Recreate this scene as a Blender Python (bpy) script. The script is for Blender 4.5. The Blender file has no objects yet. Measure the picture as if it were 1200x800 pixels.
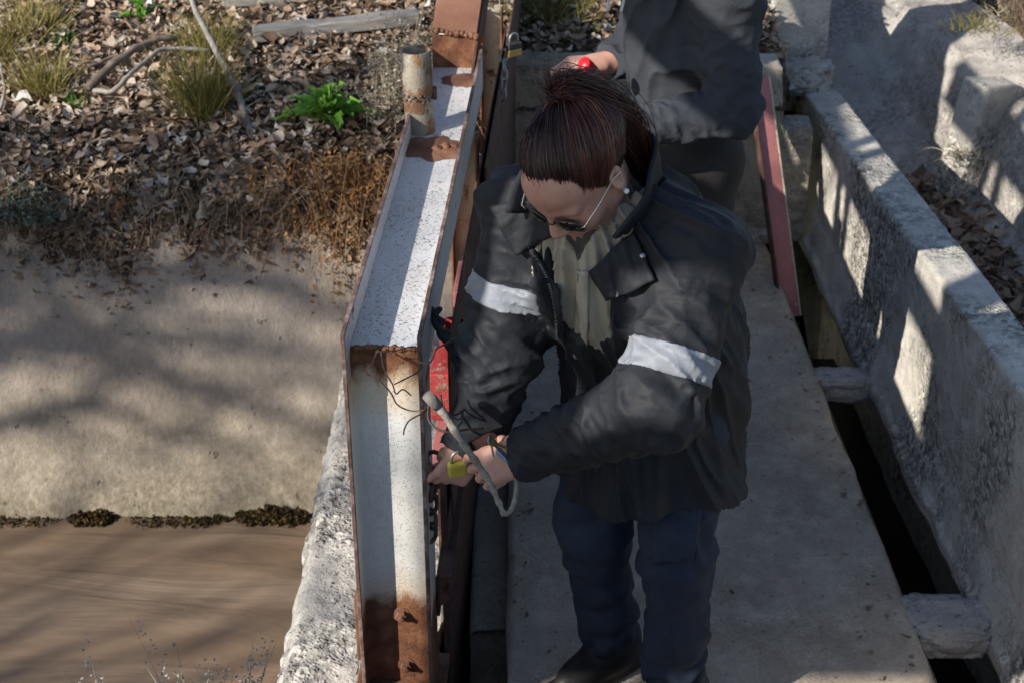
import bpy, bmesh, math, random
import numpy as np
from mathutils import Vector, Matrix, Quaternion, noise as mnoise
import openvdb as vdb

SC = bpy.context.scene
COL = SC.collection
R = math.radians
random.seed(7); RNG = np.random.default_rng(7)

# ------------------------------------------------------------------ camera, sky, sun, exposure
CAM = Vector((0, 0, 2.4)); PITCH = R(30); FPX = 1800.0
cd = bpy.data.cameras.new('camera'); co = bpy.data.objects.new('camera', cd); COL.objects.link(co)
co.location = CAM; co.rotation_euler = (R(90) - PITCH, 0, 0)
cd.sensor_width = 36; cd.lens = 36 * FPX / 1200; cd.clip_start = .05; cd.clip_end = 500
cd.dof.use_dof = True; cd.dof.focus_distance = 2.8; cd.dof.aperture_fstop = 8
SC.camera = co

SUN_D = Vector((.80, .60, -.57)).normalized()          # direction the light travels
W = bpy.data.worlds.new('World'); SC.world = W; W.use_nodes = True
wn = W.node_tree.nodes; wl = W.node_tree.links
sky = wn.new('ShaderNodeTexSky'); sky.sky_type = 'NISHITA'; sky.sun_disc = False
sky.sun_elevation = math.asin(-SUN_D.z); sky.sun_rotation = math.atan2(-SUN_D.x, -SUN_D.y)
sky.air_density = 1.0; sky.dust_density = .6
bg = wn['Background']; bg.inputs['Strength'].default_value = .105
wl.new(sky.outputs['Color'], bg.inputs['Color'])
sd = bpy.data.lights.new('sun', 'SUN'); so = bpy.data.objects.new('sun', sd); COL.objects.link(so)
sd.energy = 5.0; sd.angle = R(.53); sd.color = (1, .925, .82)
so.location = (-6, -5, 7); so.rotation_euler = SUN_D.to_track_quat('-Z', 'Y').to_euler()
SC.view_settings.view_transform = 'Standard'; SC.view_settings.look = 'None'
SC.view_settings.exposure = .5; SC.view_settings.gamma = 1
try: SC.view_settings.use_curve_mapping = False
except Exception: pass

SC.cycles.max_bounces = 6; SC.cycles.diffuse_bounces = 3; SC.cycles.glossy_bounces = 2; SC.cycles.transmission_bounces = 4; SC.cycles.transparent_max_bounces = 6
SC.cycles.caustics_reflective = False; SC.cycles.caustics_refractive = False
# ------------------------------------------------------------------ helpers
CF = Vector((0, math.cos(PITCH), -math.sin(PITCH))); CU = Vector((0, math.sin(PITCH), math.cos(PITCH)))
def at(px, py, z=None, Y=None, X=None, d=None):
    r = CF + Vector(((px - 600) / FPX, 0, 0)) + CU * ((400 - py) / FPX)
    if z is not None: s = (z - CAM.z) / r.z
    elif Y is not None: s = Y / r.y
    elif X is not None: s = X / r.x
    else: s = d
    return CAM + r * s

def tag(o, label=None, cat=None, group=None, kind=None):
    if label: o['label'] = label
    if cat: o['category'] = cat
    if group: o['group'] = group
    if kind: o['kind'] = kind
    return o
def empty(name, loc=(0, 0, 0), rz=0, label=None, cat=None, group=None):
    o = bpy.data.objects.new(name, None); COL.objects.link(o)
    o.location = loc; o.rotation_euler = (0, 0, rz); o.empty_display_size = .1
    return tag(o, label, cat, group)
def link(name, me, mats, parent=None, smooth=False):
    if not isinstance(mats, (list, tuple)): mats = [mats]
    for m in mats: me.materials.append(m)
    if smooth: me.polygons.foreach_set('use_smooth', [True] * len(me.polygons))
    o = bpy.data.objects.new(name, me); COL.objects.link(o)
    if parent: o.parent = parent
    return o
def bevel(o, w=.003, seg=2):
    m = o.modifiers.new('bevel', 'BEVEL'); m.width = w; m.segments = seg; m.limit_method = 'ANGLE'; m.angle_limit = R(40)
    return o
def npmesh(name, v, f, att=None):
    """v (n,3), f (m,k) uniform faces"""
    v = np.asarray(v, np.float32); f = np.asarray(f, np.int32)
    me = bpy.data.meshes.new(name); k = f.shape[1]
    me.vertices.add(len(v)); me.vertices.foreach_set('co', v.ravel())
    me.loops.add(f.size); me.loops.foreach_set('vertex_index', f.ravel())
    me.polygons.add(len(f)); me.polygons.foreach_set('loop_start', np.arange(0, f.size, k, dtype=np.int32))
    me.update(calc_edges=True)
    if att is not None:
        a = me.attributes.new('rnd', 'FLOAT', 'POINT'); a.data.foreach_set('value', np.asarray(att, np.float32))
    return me

class MB:
    def __init__(s): s.v = []; s.f = []; s.m = []; s.a = []
    def add(s, vs, fs, mi=0, a=0.):
        b = len(s.v); s.v += [tuple(p) for p in vs]; s.a += [a] * len(vs)
        for q in fs: s.f.append(tuple(i + b for i in q)); s.m.append(mi)
    def box(s, x0, x1, y0, y1, z0, z1, mi=0, M=None):
        vs = [Vector((x, y, z)) for z in (z0, z1) for y in (y0, y1) for x in (x0, x1)]
        if M is not None: vs = [M @ p for p in vs]
        s.add(vs, [(0, 2, 3, 1), (4, 5, 7, 6), (0, 1, 5, 4), (2, 6, 7, 3), (0, 4, 6, 2), (1, 3, 7, 5)], mi); return s
    def tube(s, pts, rad, n=8, mi=0, cap=True, a=0., flat=1.):
        pts = [Vector(p) for p in pts]; k = len(pts)
        if not hasattr(rad, '__len__'): rad = [rad] * k
        vs = []; T0 = None; N = None
        for i in range(k):
            T = (pts[min(i + 1, k - 1)] - pts[max(i - 1, 0)]).normalized()
            if N is None:
                N = T.orthogonal().normalized()
            else:
                N = (N - T * N.dot(T)); N = N.normalized() if N.length > 1e-6 else T.orthogonal().normalized()
            B = T.cross(N)
            for j in range(n):
                w = 2 * math.pi * j / n
                vs.append(pts[i] + (N * math.cos(w) + B * math.sin(w) * flat) * rad[i])
        fs = [(i * n + j, i * n + (j + 1) % n, (i + 1) * n + (j + 1) % n, (i + 1) * n + j) for i in range(k - 1) for j in range(n)]
        if cap: fs += [tuple(reversed(range(n))), tuple(range((k - 1) * n, k * n))]
        s.add(vs, fs, mi, a); return s
    def lathe(s, prof, n=20, M=None, mi=0):
        """prof [(r,z)] ; closed profile not required"""
        vs = []
        for r, z in prof:
            for j in range(n):
                w = 2 * math.pi * j / n; p = Vector((r * math.cos(w), r * math.sin(w), z)); vs.append(M @ p if M is not None else p)
        fs = [(i * n + j, i * n + (j + 1) % n, (i + 1) * n + (j + 1) % n, (i + 1) * n + j) for i in range(len(prof) - 1) for j in range(n)]
        s.add(vs, fs, mi); return s
    def build(s, name, mats, parent=None, smooth=False, att=False):
        me = bpy.data.meshes.new(name); me.from_pydata(s.v, [], s.f)
        o = link(name, me, mats, parent, smooth)
        if any(s.m): me.polygons.foreach_set('material_index', s.m)
        if att: a = me.attributes.new('rnd', 'FLOAT', 'POINT'); a.data.foreach_set('value', s.a)
        me.update(); return o

def fbm(p, o=4): return mnoise.fractal(Vector(p), .9, 2.1, o)      # about -1..1
def sstep(a, b, x):
    t = min(1, max(0, (x - a) / (b - a))); return t * t * (3 - 2 * t)
def lerp(a, b, t): return a + (b - a) * t
def catmull(pts, n=6):
    P = [Vector(p) for p in pts]; P = [P[0] * 2 - P[1]] + P + [P[-1] * 2 - P[-2]]; out = []
    for i in range(1, len(P) - 2):
        a, b, c, d = P[i - 1:i + 3]
        for k in range(n):
            t = k / n
            out.append(.5 * ((2 * b) + (c - a) * t + (2 * a - 5 * b + 4 * c - d) * t * t + (3 * b - a - 3 * c + d) * t ** 3))
    out.append(P[-2]); return out

# ------------------------------------------------------------------ materials (all node based)
def newmat(name):
    m = bpy.data.materials.new(name); m.use_nodes = True
    return m, m.node_tree, m.node_tree.nodes['Principled BSDF']
class G:
    def __init__(s, nt): s.nt = nt; s.tc = nt.nodes.new('ShaderNodeTexCoord')
    def n(s, t, **k):
        o = s.nt.nodes.new(t)
        for a, b in k.items():
            if a.startswith('i_'): s.set(o.inputs[a[2:].replace('_', ' ')], b)
            else: setattr(o, a, b)
        return o
    def set(s, inp, v):
        if hasattr(v, 'links') and hasattr(v, 'is_output'): s.nt.links.new(v, inp)
        else: inp.default_value = v
    def co(s, sc=(1, 1, 1), kind='Object'):
        mp = s.n('ShaderNodeMapping'); s.nt.links.new(s.tc.outputs[kind], mp.inputs['Vector']); mp.inputs['Scale'].default_value = sc
        return mp.outputs['Vector']
    def noise(s, scale, detail=5, rough=.6, vec=None, dist=0):
        o = s.n('ShaderNodeTexNoise'); o.inputs['Scale'].default_value = scale; o.inputs['Detail'].default_value = detail
        o.inputs['Roughness'].default_value = rough; o.inputs['Distortion'].default_value = dist
        s.nt.links.new(vec if vec is not None else s.tc.outputs['Object'], o.inputs['Vector']); return o.outputs['Fac']
    def voro(s, scale, vec=None, feature='F1', out='Distance'):
        o = s.n('ShaderNodeTexVoronoi', feature=feature); o.inputs['Scale'].default_value = scale
        s.nt.links.new(vec if vec is not None else s.tc.outputs['Object'], o.inputs['Vector']); return o.outputs[out]
    def ramp(s, fac, stops, interp='LINEAR'):
        o = s.n('ShaderNodeValToRGB'); r = o.color_ramp; r.interpolation = interp
        while len(r.elements) > len(stops): r.elements.remove(r.elements[-1])
        while len(r.elements) < len(stops): r.elements.new(1)
        for e, (p, c) in zip(r.elements, stops):
            e.position = p; e.color = (c, c, c, 1) if not hasattr(c, '__len__') else (*c, 1)
        s.nt.links.new(fac, o.inputs['Fac']); return o.outputs['Color']
    def mix(s, fac, a, b, mode='MIX'):
        o = s.n('ShaderNodeMix', data_type='RGBA', blend_type=mode)
        for i, v in ((0, fac), (6, a), (7, b)):
            if hasattr(v, 'is_output'): s.nt.links.new(v, o.inputs[i])
            else: o.inputs[i].default_value = (*v, 1) if hasattr(v, '__len__') and len(v) == 3 else v
        return o.outputs[2]
    def math(s, op, a, b=0., clamp=False):
        o = s.n('ShaderNodeMath', operation=op, use_clamp=clamp); s.set(o.inputs[0], a); s.set(o.inputs[1], b); return o.outputs[0]
    def sep(s):
        o = s.n('ShaderNodeSeparateXYZ'); s.nt.links.new(s.tc.outputs['Object'], o.inputs[0]); return o.outputs
    def bump(s, h, strength=.5, dist=.01, base=None):
        o = s.n('ShaderNodeBump'); o.inputs['Strength'].default_value = strength; o.inputs['Distance'].default_value = dist
        s.nt.links.new(h, o.inputs['Height'])
        if base is not None: s.nt.links.new(base, o.inputs['Normal'])
        return o.outputs['Normal']
def simple(name, cols, scale=20, rough=.7, bs=60, bstr=.3, bd=.004, metal=0, stretch=None, spec=.3, detail=6, sheen=0):
    m, nt, p = newmat(name); g = G(nt); v = g.co(stretch) if stretch else None
    n = g.noise(scale, detail, .65, v); k = len(cols)
    nt.links.new(g.ramp(n, [(.28 + .44 * i / max(1, k - 1), c) for i, c in enumerate(cols)]), p.inputs['Base Color'])
    p.inputs['Roughness'].default_value = rough; p.inputs['Metallic'].default_value = metal; p.inputs['Specular IOR Level'].default_value = spec
    if sheen: p.inputs['Sheen Weight'].default_value = sheen
    if bstr: nt.links.new(g.bump(g.noise(bs, 5, .6, v), bstr, bd), p.inputs['Normal'])
    return m
def attmat(name, stops, rough=.7, bs=120, bstr=.25, trans=0, spec=.25, interp='LINEAR'):
    m, nt, p = newmat(name); g = G(nt)
    a = g.n('ShaderNodeAttribute', attribute_name='rnd')
    c = g.ramp(a.outputs['Fac'], stops, interp)
    c2 = g.mix(.2, c, g.ramp(g.noise(70, 4), [(.3, .35), (.7, 1.0)]), 'MULTIPLY')
    nt.links.new(c2, p.inputs['Base Color']); p.inputs['Roughness'].default_value = rough; p.inputs['Specular IOR Level'].default_value = spec
    if bstr: nt.links.new(g.bump(g.noise(bs, 4), bstr, .002), p.inputs['Normal'])
    if trans:
        t = g.n('ShaderNodeBsdfTranslucent'); nt.links.new(c2, t.inputs['Color'])
        ms = g.n('ShaderNodeMixShader'); ms.inputs[0].default_value = trans
        nt.links.new(p.outputs[0], ms.inputs[1]); nt.links.new(t.outputs[0], ms.inputs[2])
        nt.links.new(ms.outputs[0], nt.nodes['Material Output'].inputs['Surface'])
    return m

def concrete(name, a, b, c, agg=.5, pit=.35, fine=.5, warm=None, aggscale=70):
    """a mid, b dark stain, c pale; agg = strength of the exposed stones"""
    m, nt, p = newmat(name); g = G(nt)
    big = g.noise(2.2, 6, .62); mid = g.noise(11, 6, .65); fin = g.noise(130, 3, .6)
    col = g.mix(g.ramp(big, [(.33, 0.), (.68, 1.)]), b, a)
    col = g.mix(g.ramp(mid, [(.45, 0.), (.72, 1.)]), col, c)
    if warm: col = g.mix(g.ramp(g.noise(1.3, 4, .5, g.co((1, 1, 1))), [(.45, 0.), (.7, .8)]), col, warm)
    st = g.voro(aggscale); st2 = g.voro(aggscale * 2.3)
    stc = g.voro(aggscale, out='Color')
    pm = g.ramp(g.noise(3.1, 5, .6), [(.42, 0.), (.6, 1.)])
    am = g.math('MULTIPLY', pm, agg, True)
    bw = g.n('ShaderNodeRGBToBW'); nt.links.new(stc, bw.inputs[0])
    col = g.mix(am, col, g.mix(.75, col, g.ramp(bw.outputs[0], [(.2, .10), (.5, .55), (.8, 1.25)]), 'MULTIPLY'))
    pits = g.ramp(g.noise(55, 2, .4), [(.27, 1.), (.34, 0.)])
    col = g.mix(g.math('MULTIPLY', pits, pit), col, tuple(x * .35 for x in b))
    col = g.mix(.35, col, g.ramp(fin, [(.3, .45), (.7, 1.2)]), 'MULTIPLY')
    nt.links.new(col, p.inputs['Base Color']); p.inputs['Roughness'].default_value = .92; p.inputs['Specular IOR Level'].default_value = .15
    h = g.math('ADD', g.math('MULTIPLY', mid, .6), g.math('MULTIPLY', fin, .35))
    h = g.math('SUBTRACT', h, g.math('MULTIPLY', pits, .5))
    hs = g.math('MULTIPLY', g.ramp(st, [(0., 1.), (.45, .0)]), am)
    n1 = g.bump(h, fine, .012); n2 = g.bump(g.math('ADD', hs, g.math('MULTIPLY', g.math('MULTIPLY', g.ramp(st2, [(0., .5), (.5, 0.)]), am), 1.)), .8, .012, n1)
    nt.links.new(n2, p.inputs['Normal']); return m

M = {}
M['floor'] = concrete('floor_concrete', (.48, .41, .33), (.34, .29, .235), (.55, .48, .395), .2, .5, .3)
M['wall'] = concrete('parapet_concrete', (.58, .55, .49), (.44, .42, .38), (.66, .63, .57), 1.0, .3, .45)
M['rough'] = concrete('rough_concrete', (.56, .53, .48), (.40, .38, .35), (.64, .61, .56), .8, .5, .9, aggscale=45)
M['back'] = concrete('back_wall_concrete', (.40, .36, .30), (.27, .24, .20), (.48, .44, .37), .5, .4, .5, (.36, .27, .18))
M['channel'] = concrete('channel_concrete', (.47, .44, .40), (.33, .31, .29), (.54, .51, .46), .5, .45, .6)
M['mortar'] = concrete('mortar', (.44, .42, .40), (.30, .29, .28), (.52, .50, .47), .3, .4, .8)

def slab_mat():
    m, nt, p = newmat('canal_lining_concrete'); g = G(nt); s = g.sep()
    big = g.noise(1.6, 6, .6, g.co((.6, 1, 1))); grain = g.noise(60, 5, .65, g.co((1, .6, .6)))
    col = g.mix(g.ramp(big, [(.35, 0.), (.65, 1.)]), (.28, .24, .20), (.385, .335, .285))
    # the darker, siltier damp belt above the water line
    zz = g.math('ADD', s[2], g.math('MULTIPLY', g.math('SUBTRACT', g.noise(3.5, 5, .6), .5), .22))
    mr = g.n('ShaderNodeMapRange'); nt.links.new(zz, mr.inputs[0])
    for i, v in ((1, -.52), (2, -.12), (3, 1.), (4, 0.)): mr.inputs[i].default_value = v
    col = g.mix(mr.outputs[0], col, g.mix(g.ramp(g.noise(45, 5, .7), [(.35, 0.), (.65, 1.)]), (.20, .165, .105), (.38, .335, .255)))
    pits = g.ramp(g.noise(24, 3, .5), [(.26, 1.), (.31, 0.)])
    col = g.mix(g.math('MULTIPLY', pits, .55), col, (.10, .085, .07))
    col = g.mix(.4, col, g.ramp(grain, [(.3, .5), (.7, 1.2)]), 'MULTIPLY')
    nt.links.new(col, p.inputs['Base Color']); p.inputs['Roughness'].default_value = .9; p.inputs['Specular IOR Level'].default_value = .15
    h = g.math('ADD', g.noise(90, 4, .7), g.math('MULTIPLY', g.noise(14, 4), .8))
    nt.links.new(g.bump(g.math('SUBTRACT', h, pits), .55, .012), p.inputs['Normal']); return m
M['slab'] = slab_mat()

def water_mat():
    m, nt, p = newmat('muddy_water'); g = G(nt)
    v = g.co((.55, 2.6, 1)); v.node.inputs['Rotation'].default_value = (0, 0, R(12))
    n = g.noise(1.3, 3, .45, v, 1.2)
    nt.links.new(g.ramp(n, [(.25, (.15, .10, .065)), (.5, (.20, .142, .096)), (.75, (.255, .19, .135))]), p.inputs['Base Color'])
    p.inputs['Roughness'].default_value = .38; p.inputs['Specular IOR Level'].default_value = .35
    nt.links.new(g.bump(g.noise(2.2, 4, .5, v, .9), .45, .06), p.inputs['Normal']); return m
M['water'] = water_mat()
def dark_water():
    m, nt, p = newmat('still_dark_water'); g = G(nt)
    nt.links.new(g.ramp(g.noise(4), [(.3, (.02, .017, .013)), (.7, (.035, .03, .022))]), p.inputs['Base Color']); p.inputs['Roughness'].default_value = .15
    return m
M['darkwater'] = dark_water()

def soil_mat():
    m, nt, p = newmat('soil_with_litter'); g = G(nt)
    c = g.ramp(g.noise(38, 6, .7), [(.3, (.05, .034, .024)), (.5, (.11, .078, .055)), (.68, (.21, .16, .12))])
    vc = g.voro(55, out='Color'); bw = g.n('ShaderNodeRGBToBW'); nt.links.new(vc, bw.inputs[0])
    c = g.mix(.6, c, g.ramp(bw.outputs[0], [(.2, .35), (.8, 1.6)]), 'MULTIPLY')
    nt.links.new(c, p.inputs['Base Color']); p.inputs['Roughness'].default_value = .95; p.inputs['Specular IOR Level'].default_value = .1
    nt.links.new(g.bump(g.math('ADD', g.voro(55), g.noise(30)), .9, .02), p.inputs['Normal']); return m
M['soil'] = soil_mat()

def paint_mat(name, paint, zlo=None, ztop=None, chip=.36, speck=.5, chipcol=((.07, .03, .02), (.20, .085, .045), (.34, .17, .09)), horizontal=False):
    """old paint with rust that eats in from below zlo and above ztop (local z), chips and dark specks"""
    m, nt, p = newmat(name); g = G(nt); s = g.sep()
    rust = g.ramp(g.noise(16, 7, .7), [(.32, chipcol[0]), (.52, chipcol[1]), (.7, chipcol[2])])
    dirty = g.noise(7, 6, .65, g.co((1, 1, .25) if not horizontal else (1, .25, 1)))
    col = g.mix(g.ramp(dirty, [(.4, 0.), (.7, .75)]), paint, tuple(x * y for x, y in zip(paint, (.66, .60, .52))))
    sp = g.ramp(g.noise(170, 3, .6), [(.36, 1.), (.44, 0.)])
    spm = g.math('MULTIPLY', g.math('MULTIPLY', sp, g.ramp(g.noise(6, 4, .6), [(.35, .25), (.65, 1.)])), speck)
    col = g.mix(spm, col, (.05, .04, .04))
    e = g.noise(13, 7, .7)
    mask = g.ramp(e, [(chip - .03, 1.), (chip + .03, 0.)])
    if zlo is not None:
        zz = g.math('ADD', s[2], g.math('MULTIPLY', g.math('SUBTRACT', g.noise(9, 6, .65, g.co((1, 1, .5))), .5), .20))
        mr = g.n('ShaderNodeMapRange'); nt.links.new(zz, mr.inputs[0])
        for i, v in ((1, zlo - .015), (2, zlo + .02), (3, 1.), (4, 0.)): mr.inputs[i].default_value = v
        mask = g.math('MAXIMUM', mask, mr.outputs[0])
        mr2 = g.n('ShaderNodeMapRange'); nt.links.new(zz, mr2.inputs[0])
        for i, v in ((1, zlo), (2, zlo + .10), (3, .55), (4, 0.)): mr2.inputs[i].default_value = v
        col = g.mix(mr2.outputs[0], col, (.55, .36, .17))
    if ztop is not None:
        zz = g.math('ADD', s[2], g.math('MULTIPLY', g.math('SUBTRACT', g.noise(8, 6, .65, g.co((1, 1, .45))), .5), .26))
        mr = g.n('ShaderNodeMapRange'); nt.links.new(zz, mr.inputs[0])
        for i, v in ((1, ztop - .02), (2, ztop + .02), (3, 0.), (4, 1.)): mr.inputs[i].default_value = v
        mask = g.math('MAXIMUM', mask, mr.outputs[0])
        mr2 = g.n('ShaderNodeMapRange'); nt.links.new(zz, mr2.inputs[0])
        for i, v in ((1, ztop - .12), (2, ztop), (3, 0.), (4, .7)): mr2.inputs[i].default_value = v
        col = g.mix(mr2.outputs[0], col, (.60, .42, .22))
    col = g.mix(mask, col, rust)
    nt.links.new(col, p.inputs['Base Color'])
    nt.links.new(g.ramp(mask, [(0., .42), (1., .9)]), p.inputs['Roughness']); p.inputs['Specular IOR Level'].default_value = .3
    h = g.math('ADD', g.math('MULTIPLY', mask, g.noise(60, 5, .7)), g.math('MULTIPLY', sp, -.3))
    nt.links.new(g.bump(h, .6, .006), p.inputs['Normal']); return m
M['white_col'] = paint_mat('white_paint_column', (.74, .74, .72), zlo=.285, ztop=.85, chip=.19, speck=.12)
M['white_beam'] = paint_mat('white_paint_beam', (.62, .63, .65), chip=.335, speck=.85, horizontal=True)
M['cream'] = paint_mat('cream_paint', (.62, .57, .45), chip=.40, speck=.3)
M['rust'] = simple('rusted_steel', [(.10, .045, .03), (.19, .09, .055), (.28, .15, .095)], 14, .88, 70, .6, .006)
M['rust_dark'] = simple('dark_rusted_steel', [(.05, .03, .026), (.10, .055, .042), (.17, .10, .075)], 18, .85, 80, .6, .005)
M['rust_flat'] = simple('brown_rusted_plate', [(.17, .075, .045), (.235, .115, .075), (.29, .16, .115)], 6, .8, 90, .35, .004)
M['edge'] = simple('worn_flange_edge', [(.06, .04, .035), (.15, .09, .075), (.36, .30, .27)], 24, .7, 90, .5, .004)
M['pipe'] = paint_mat('weathered_pipe', (.33, .30, .25), chip=.46, speck=.35, chipcol=((.11, .06, .04), (.24, .13, .07), (.38, .22, .12)))
M['red'] = paint_mat('red_paint', (.42, .055, .06), chip=.41, speck=.35, chipcol=((.10, .04, .03), (.22, .11, .08), (.45, .33, .28)))
M['pink'] = paint_mat('faded_red_paint', (.50, .20, .20), chip=.30, speck=.2, chipcol=((.16, .07, .06), (.30, .16, .14), (.50, .34, .30)))
M['steel'] = simple('galvanised_steel', [(.30, .31, .32), (.48, .49, .50)], 40, .45, 90, .2, .002, metal=.8)
M['steel_dark'] = simple('old_dark_steel', [(.05, .045, .042), (.12, .10, .09)], 30, .55, 90, .4, .003, metal=.4)
M['brass'] = simple('brass', [(.42, .30, .09), (.55, .42, .16)], 40, .4, 90, .2, .002, metal=.7)
M['rubber'] = simple('black_rubber', [(.015, .015, .016), (.035, .034, .034)], 30, .55, 80, .2, .002)
M['wood'] = simple('weathered_timber', [(.17, .16, .15), (.29, .275, .255), (.40, .385, .36)], 9, .85, 40, .7, .008, stretch=(1.2, 12, 12))
M['bark'] = simple('grey_bark', [(.14, .125, .11), (.25, .23, .205), (.38, .36, .33)], 30, .85, 80, .6, .004)
M['barkbrown'] = simple('brown_bark', [(.09, .07, .055), (.17, .135, .11), (.27, .22, .18)], 30, .85, 80, .6, .004)
M['paletwig'] = simple('peeled_twig', [(.13, .115, .095), (.27, .245, .205), (.40, .37, .32)], 70, .8, 110, .8, .004)
M['leaf'] = attmat('dry_leaves', [(0, (.08, .052, .036)), (.22, (.20, .13, .085)), (.45, (.34, .235, .16)), (.68, (.46, .35, .255)), (.86, (.56, .47, .38)), (1, (.66, .63, .60))], .75, trans=.08)
M['drystem'] = attmat('dry_stems', [(0, (.09, .05, .028)), (.4, (.20, .13, .075)), (.75, (.34, .25, .15)), (1, (.46, .39, .28))], .8)
M['orange'] = attmat('rust_orange_dry_weed', [(0, (.19, .085, .03)), (.5, (.36, .18, .065)), (1, (.50, .30, .14))], .85, trans=.1)
M['grass'] = attmat('yellow_green_grass', [(0, (.10, .105, .025)), (.45, (.23, .20, .05)), (.8, (.36, .30, .10)), (1, (.46, .39, .18))], .6, trans=.2)
M['green'] = attmat('fresh_green_leaf', [(0, (.07, .20, .022)), (.6, (.16, .37, .045)), (1, (.26, .48, .09))], .5, trans=.3)
M['greygreen'] = attmat('grey_green_leaf', [(0, (.075, .09, .062)), (.6, (.15, .17, .125)), (1, (.26, .27, .21))], .7, trans=.15)
M['silver'] = attmat('silver_dry_shrub', [(0, (.22, .20, .18)), (.6, (.38, .365, .34)), (1, (.50, .49, .47))], .8, trans=.1)
M['straw'] = attmat('pale_dry_weed', [(0, (.22, .18, .12)), (.6, (.40, .35, .26)), (1, (.52, .48, .38))], .8, trans=.1)
M['moss'] = attmat('wet_moss', [(0, (.014, .010, .005)), (.6, (.042, .027, .010)), (.88, (.11, .068, .016)), (1, (.20, .14, .03))], .8)
# ================================================================== the setting
def grid(name, fn, nu, nv, mat, parent=None, kind=None, smooth=True, u0=0, u1=1, v0=0, v1=1):
    us = np.linspace(u0, u1, nu + 1); vs = np.linspace(v0, v1, nv + 1)
    pts = [fn(u, v) for v in vs for u in us]
    i = np.arange(nu)[None, :] + (np.arange(nv) * (nu + 1))[:, None]
    f = np.stack([i, i + 1, i + nu + 2, i + nu + 1], -1).reshape(-1, 4)
    o = link(name, npmesh(name, [tuple(p) for p in pts], f), mat, parent, smooth)
    return tag(o, kind=kind)

WATER_Z = -.5
def bank_y0(x):
    if x > 1.93: return lerp(6.9, 3.0, sstep(1.93, 2.02, x))
    if x > .93: return lerp(4.95, 5.72, sstep(.93, .97, x)) + 1.2 * sstep(1.16, 1.24, x)
    return 4.40 + .55 * sstep(-.45, -.05, x) + lip(x)
def lip(x): return (.07 * mnoise.noise((x * 1.9, 3.1, 0)) + .05 * mnoise.noise((x * 6.5, 1.7, 2)) + .025 * mnoise.noise((x * 17, .7, 5)) + .018 * mnoise.noise((x * 43, 2.7, 5)) - .02) * (1 - sstep(-.35, -.1, x))
def bank_z(x, y):
    """far bank: leaf-covered slope behind the canal lining, higher behind the bay"""
    base = .325 + 1.74 * lip(x) * (1 - sstep(.05, .55, y - bank_y0(x))) + .27 * sstep(-.45, -.05, x) - .10 * sstep(1.7, 1.95, x)
    y0 = bank_y0(x)
    d = max(0., y - y0 + lip(x) * sstep(.1, .5, y - y0))
    z = base + .10 * sstep(0, .30, d) * (1 - sstep(-.45, -.05, x)) + .19 * min(d, 2.2) + .05 * max(0, d - 2.2)
    z += .045 * fbm((x * 1.3, y * 1.3, .3)) * sstep(0, .4, d) + .02 * fbm((x * 5, y * 5, 2.)) * sstep(0, .2, d)
    return z
def far_ground(u, v):
    x = lerp(-9, -2.5, u / .1) if u < .1 else lerp(-2.5, 3.2, (u - .1) / .8) if u < .9 else lerp(3.2, 11, (u - .9) / .1)
    y = bank_y0(x) - .06
    w = v ** 2.2 * 60; y += w
    return Vector((x, y, bank_z(x, y) - .12 * (1 - sstep(0, .05, w))))
grid('ground', far_ground, 520, 90, M['soil'], kind='structure')

def near_ground(u, v):
    x = -9 + 18 * u; e = sstep(-.6, -.35, x)                     # the near bank the camera stands on, ends before the frame
    yedge = lerp(1.95, 1.6, e); y = yedge - .02 - 14 * v ** 1.8
    z = .80 - .48 * (1 - e) * sstep(yedge - .95, yedge, y) - .25 * e * sstep(yedge - .5, yedge, y)
    return Vector((x, y, z + .02 * fbm((x * 2, y * 2, 5.)) - (.9 if v == 0 else 0)))
grid('near_bank', near_ground, 120, 60, M['soil'], kind='structure')

# sloped concrete lining of the canal's far bank
def lining(u, v):
    x = -9 + 8.86 * u; t = -.30 + (1.27 + lip(x) / .46) * v
    y = 3.92 + .46 * t; z = WATER_Z + .80 * t
    n = .014 * fbm((x * .9, t * 2, 1.)) + .005 * fbm((x * 5, t * 6, 4.)) + .011 * fbm((x * 2.2, t * 7, 9.), 5) * (1 - sstep(.15, .5, t))
    top = 0
    return Vector((x, y - n * .87 + top, z + n * .5 + top * .7))
grid('canal_lining', lining, 700, 60, M['slab'], kind='structure')
# muddy canal water
def water(u, v):
    x = -9 + 8.7 * u; y = -1 + 5.3 * v
    return Vector((x, y, WATER_Z + .006 * mnoise.noise((x * 1.4 + y, y * 4, 0)) + .003 * mnoise.noise((x * 3, y * 9, 3))))
grid('canal_water', water, 200, 130, M['water'], kind='structure')
def bed(u, v): return Vector((-9 + 19 * u, -1 + 6.2 * v, -1.0))
grid('canal_bed', bed, 4, 4, M['soil'], kind='structure')

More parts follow.
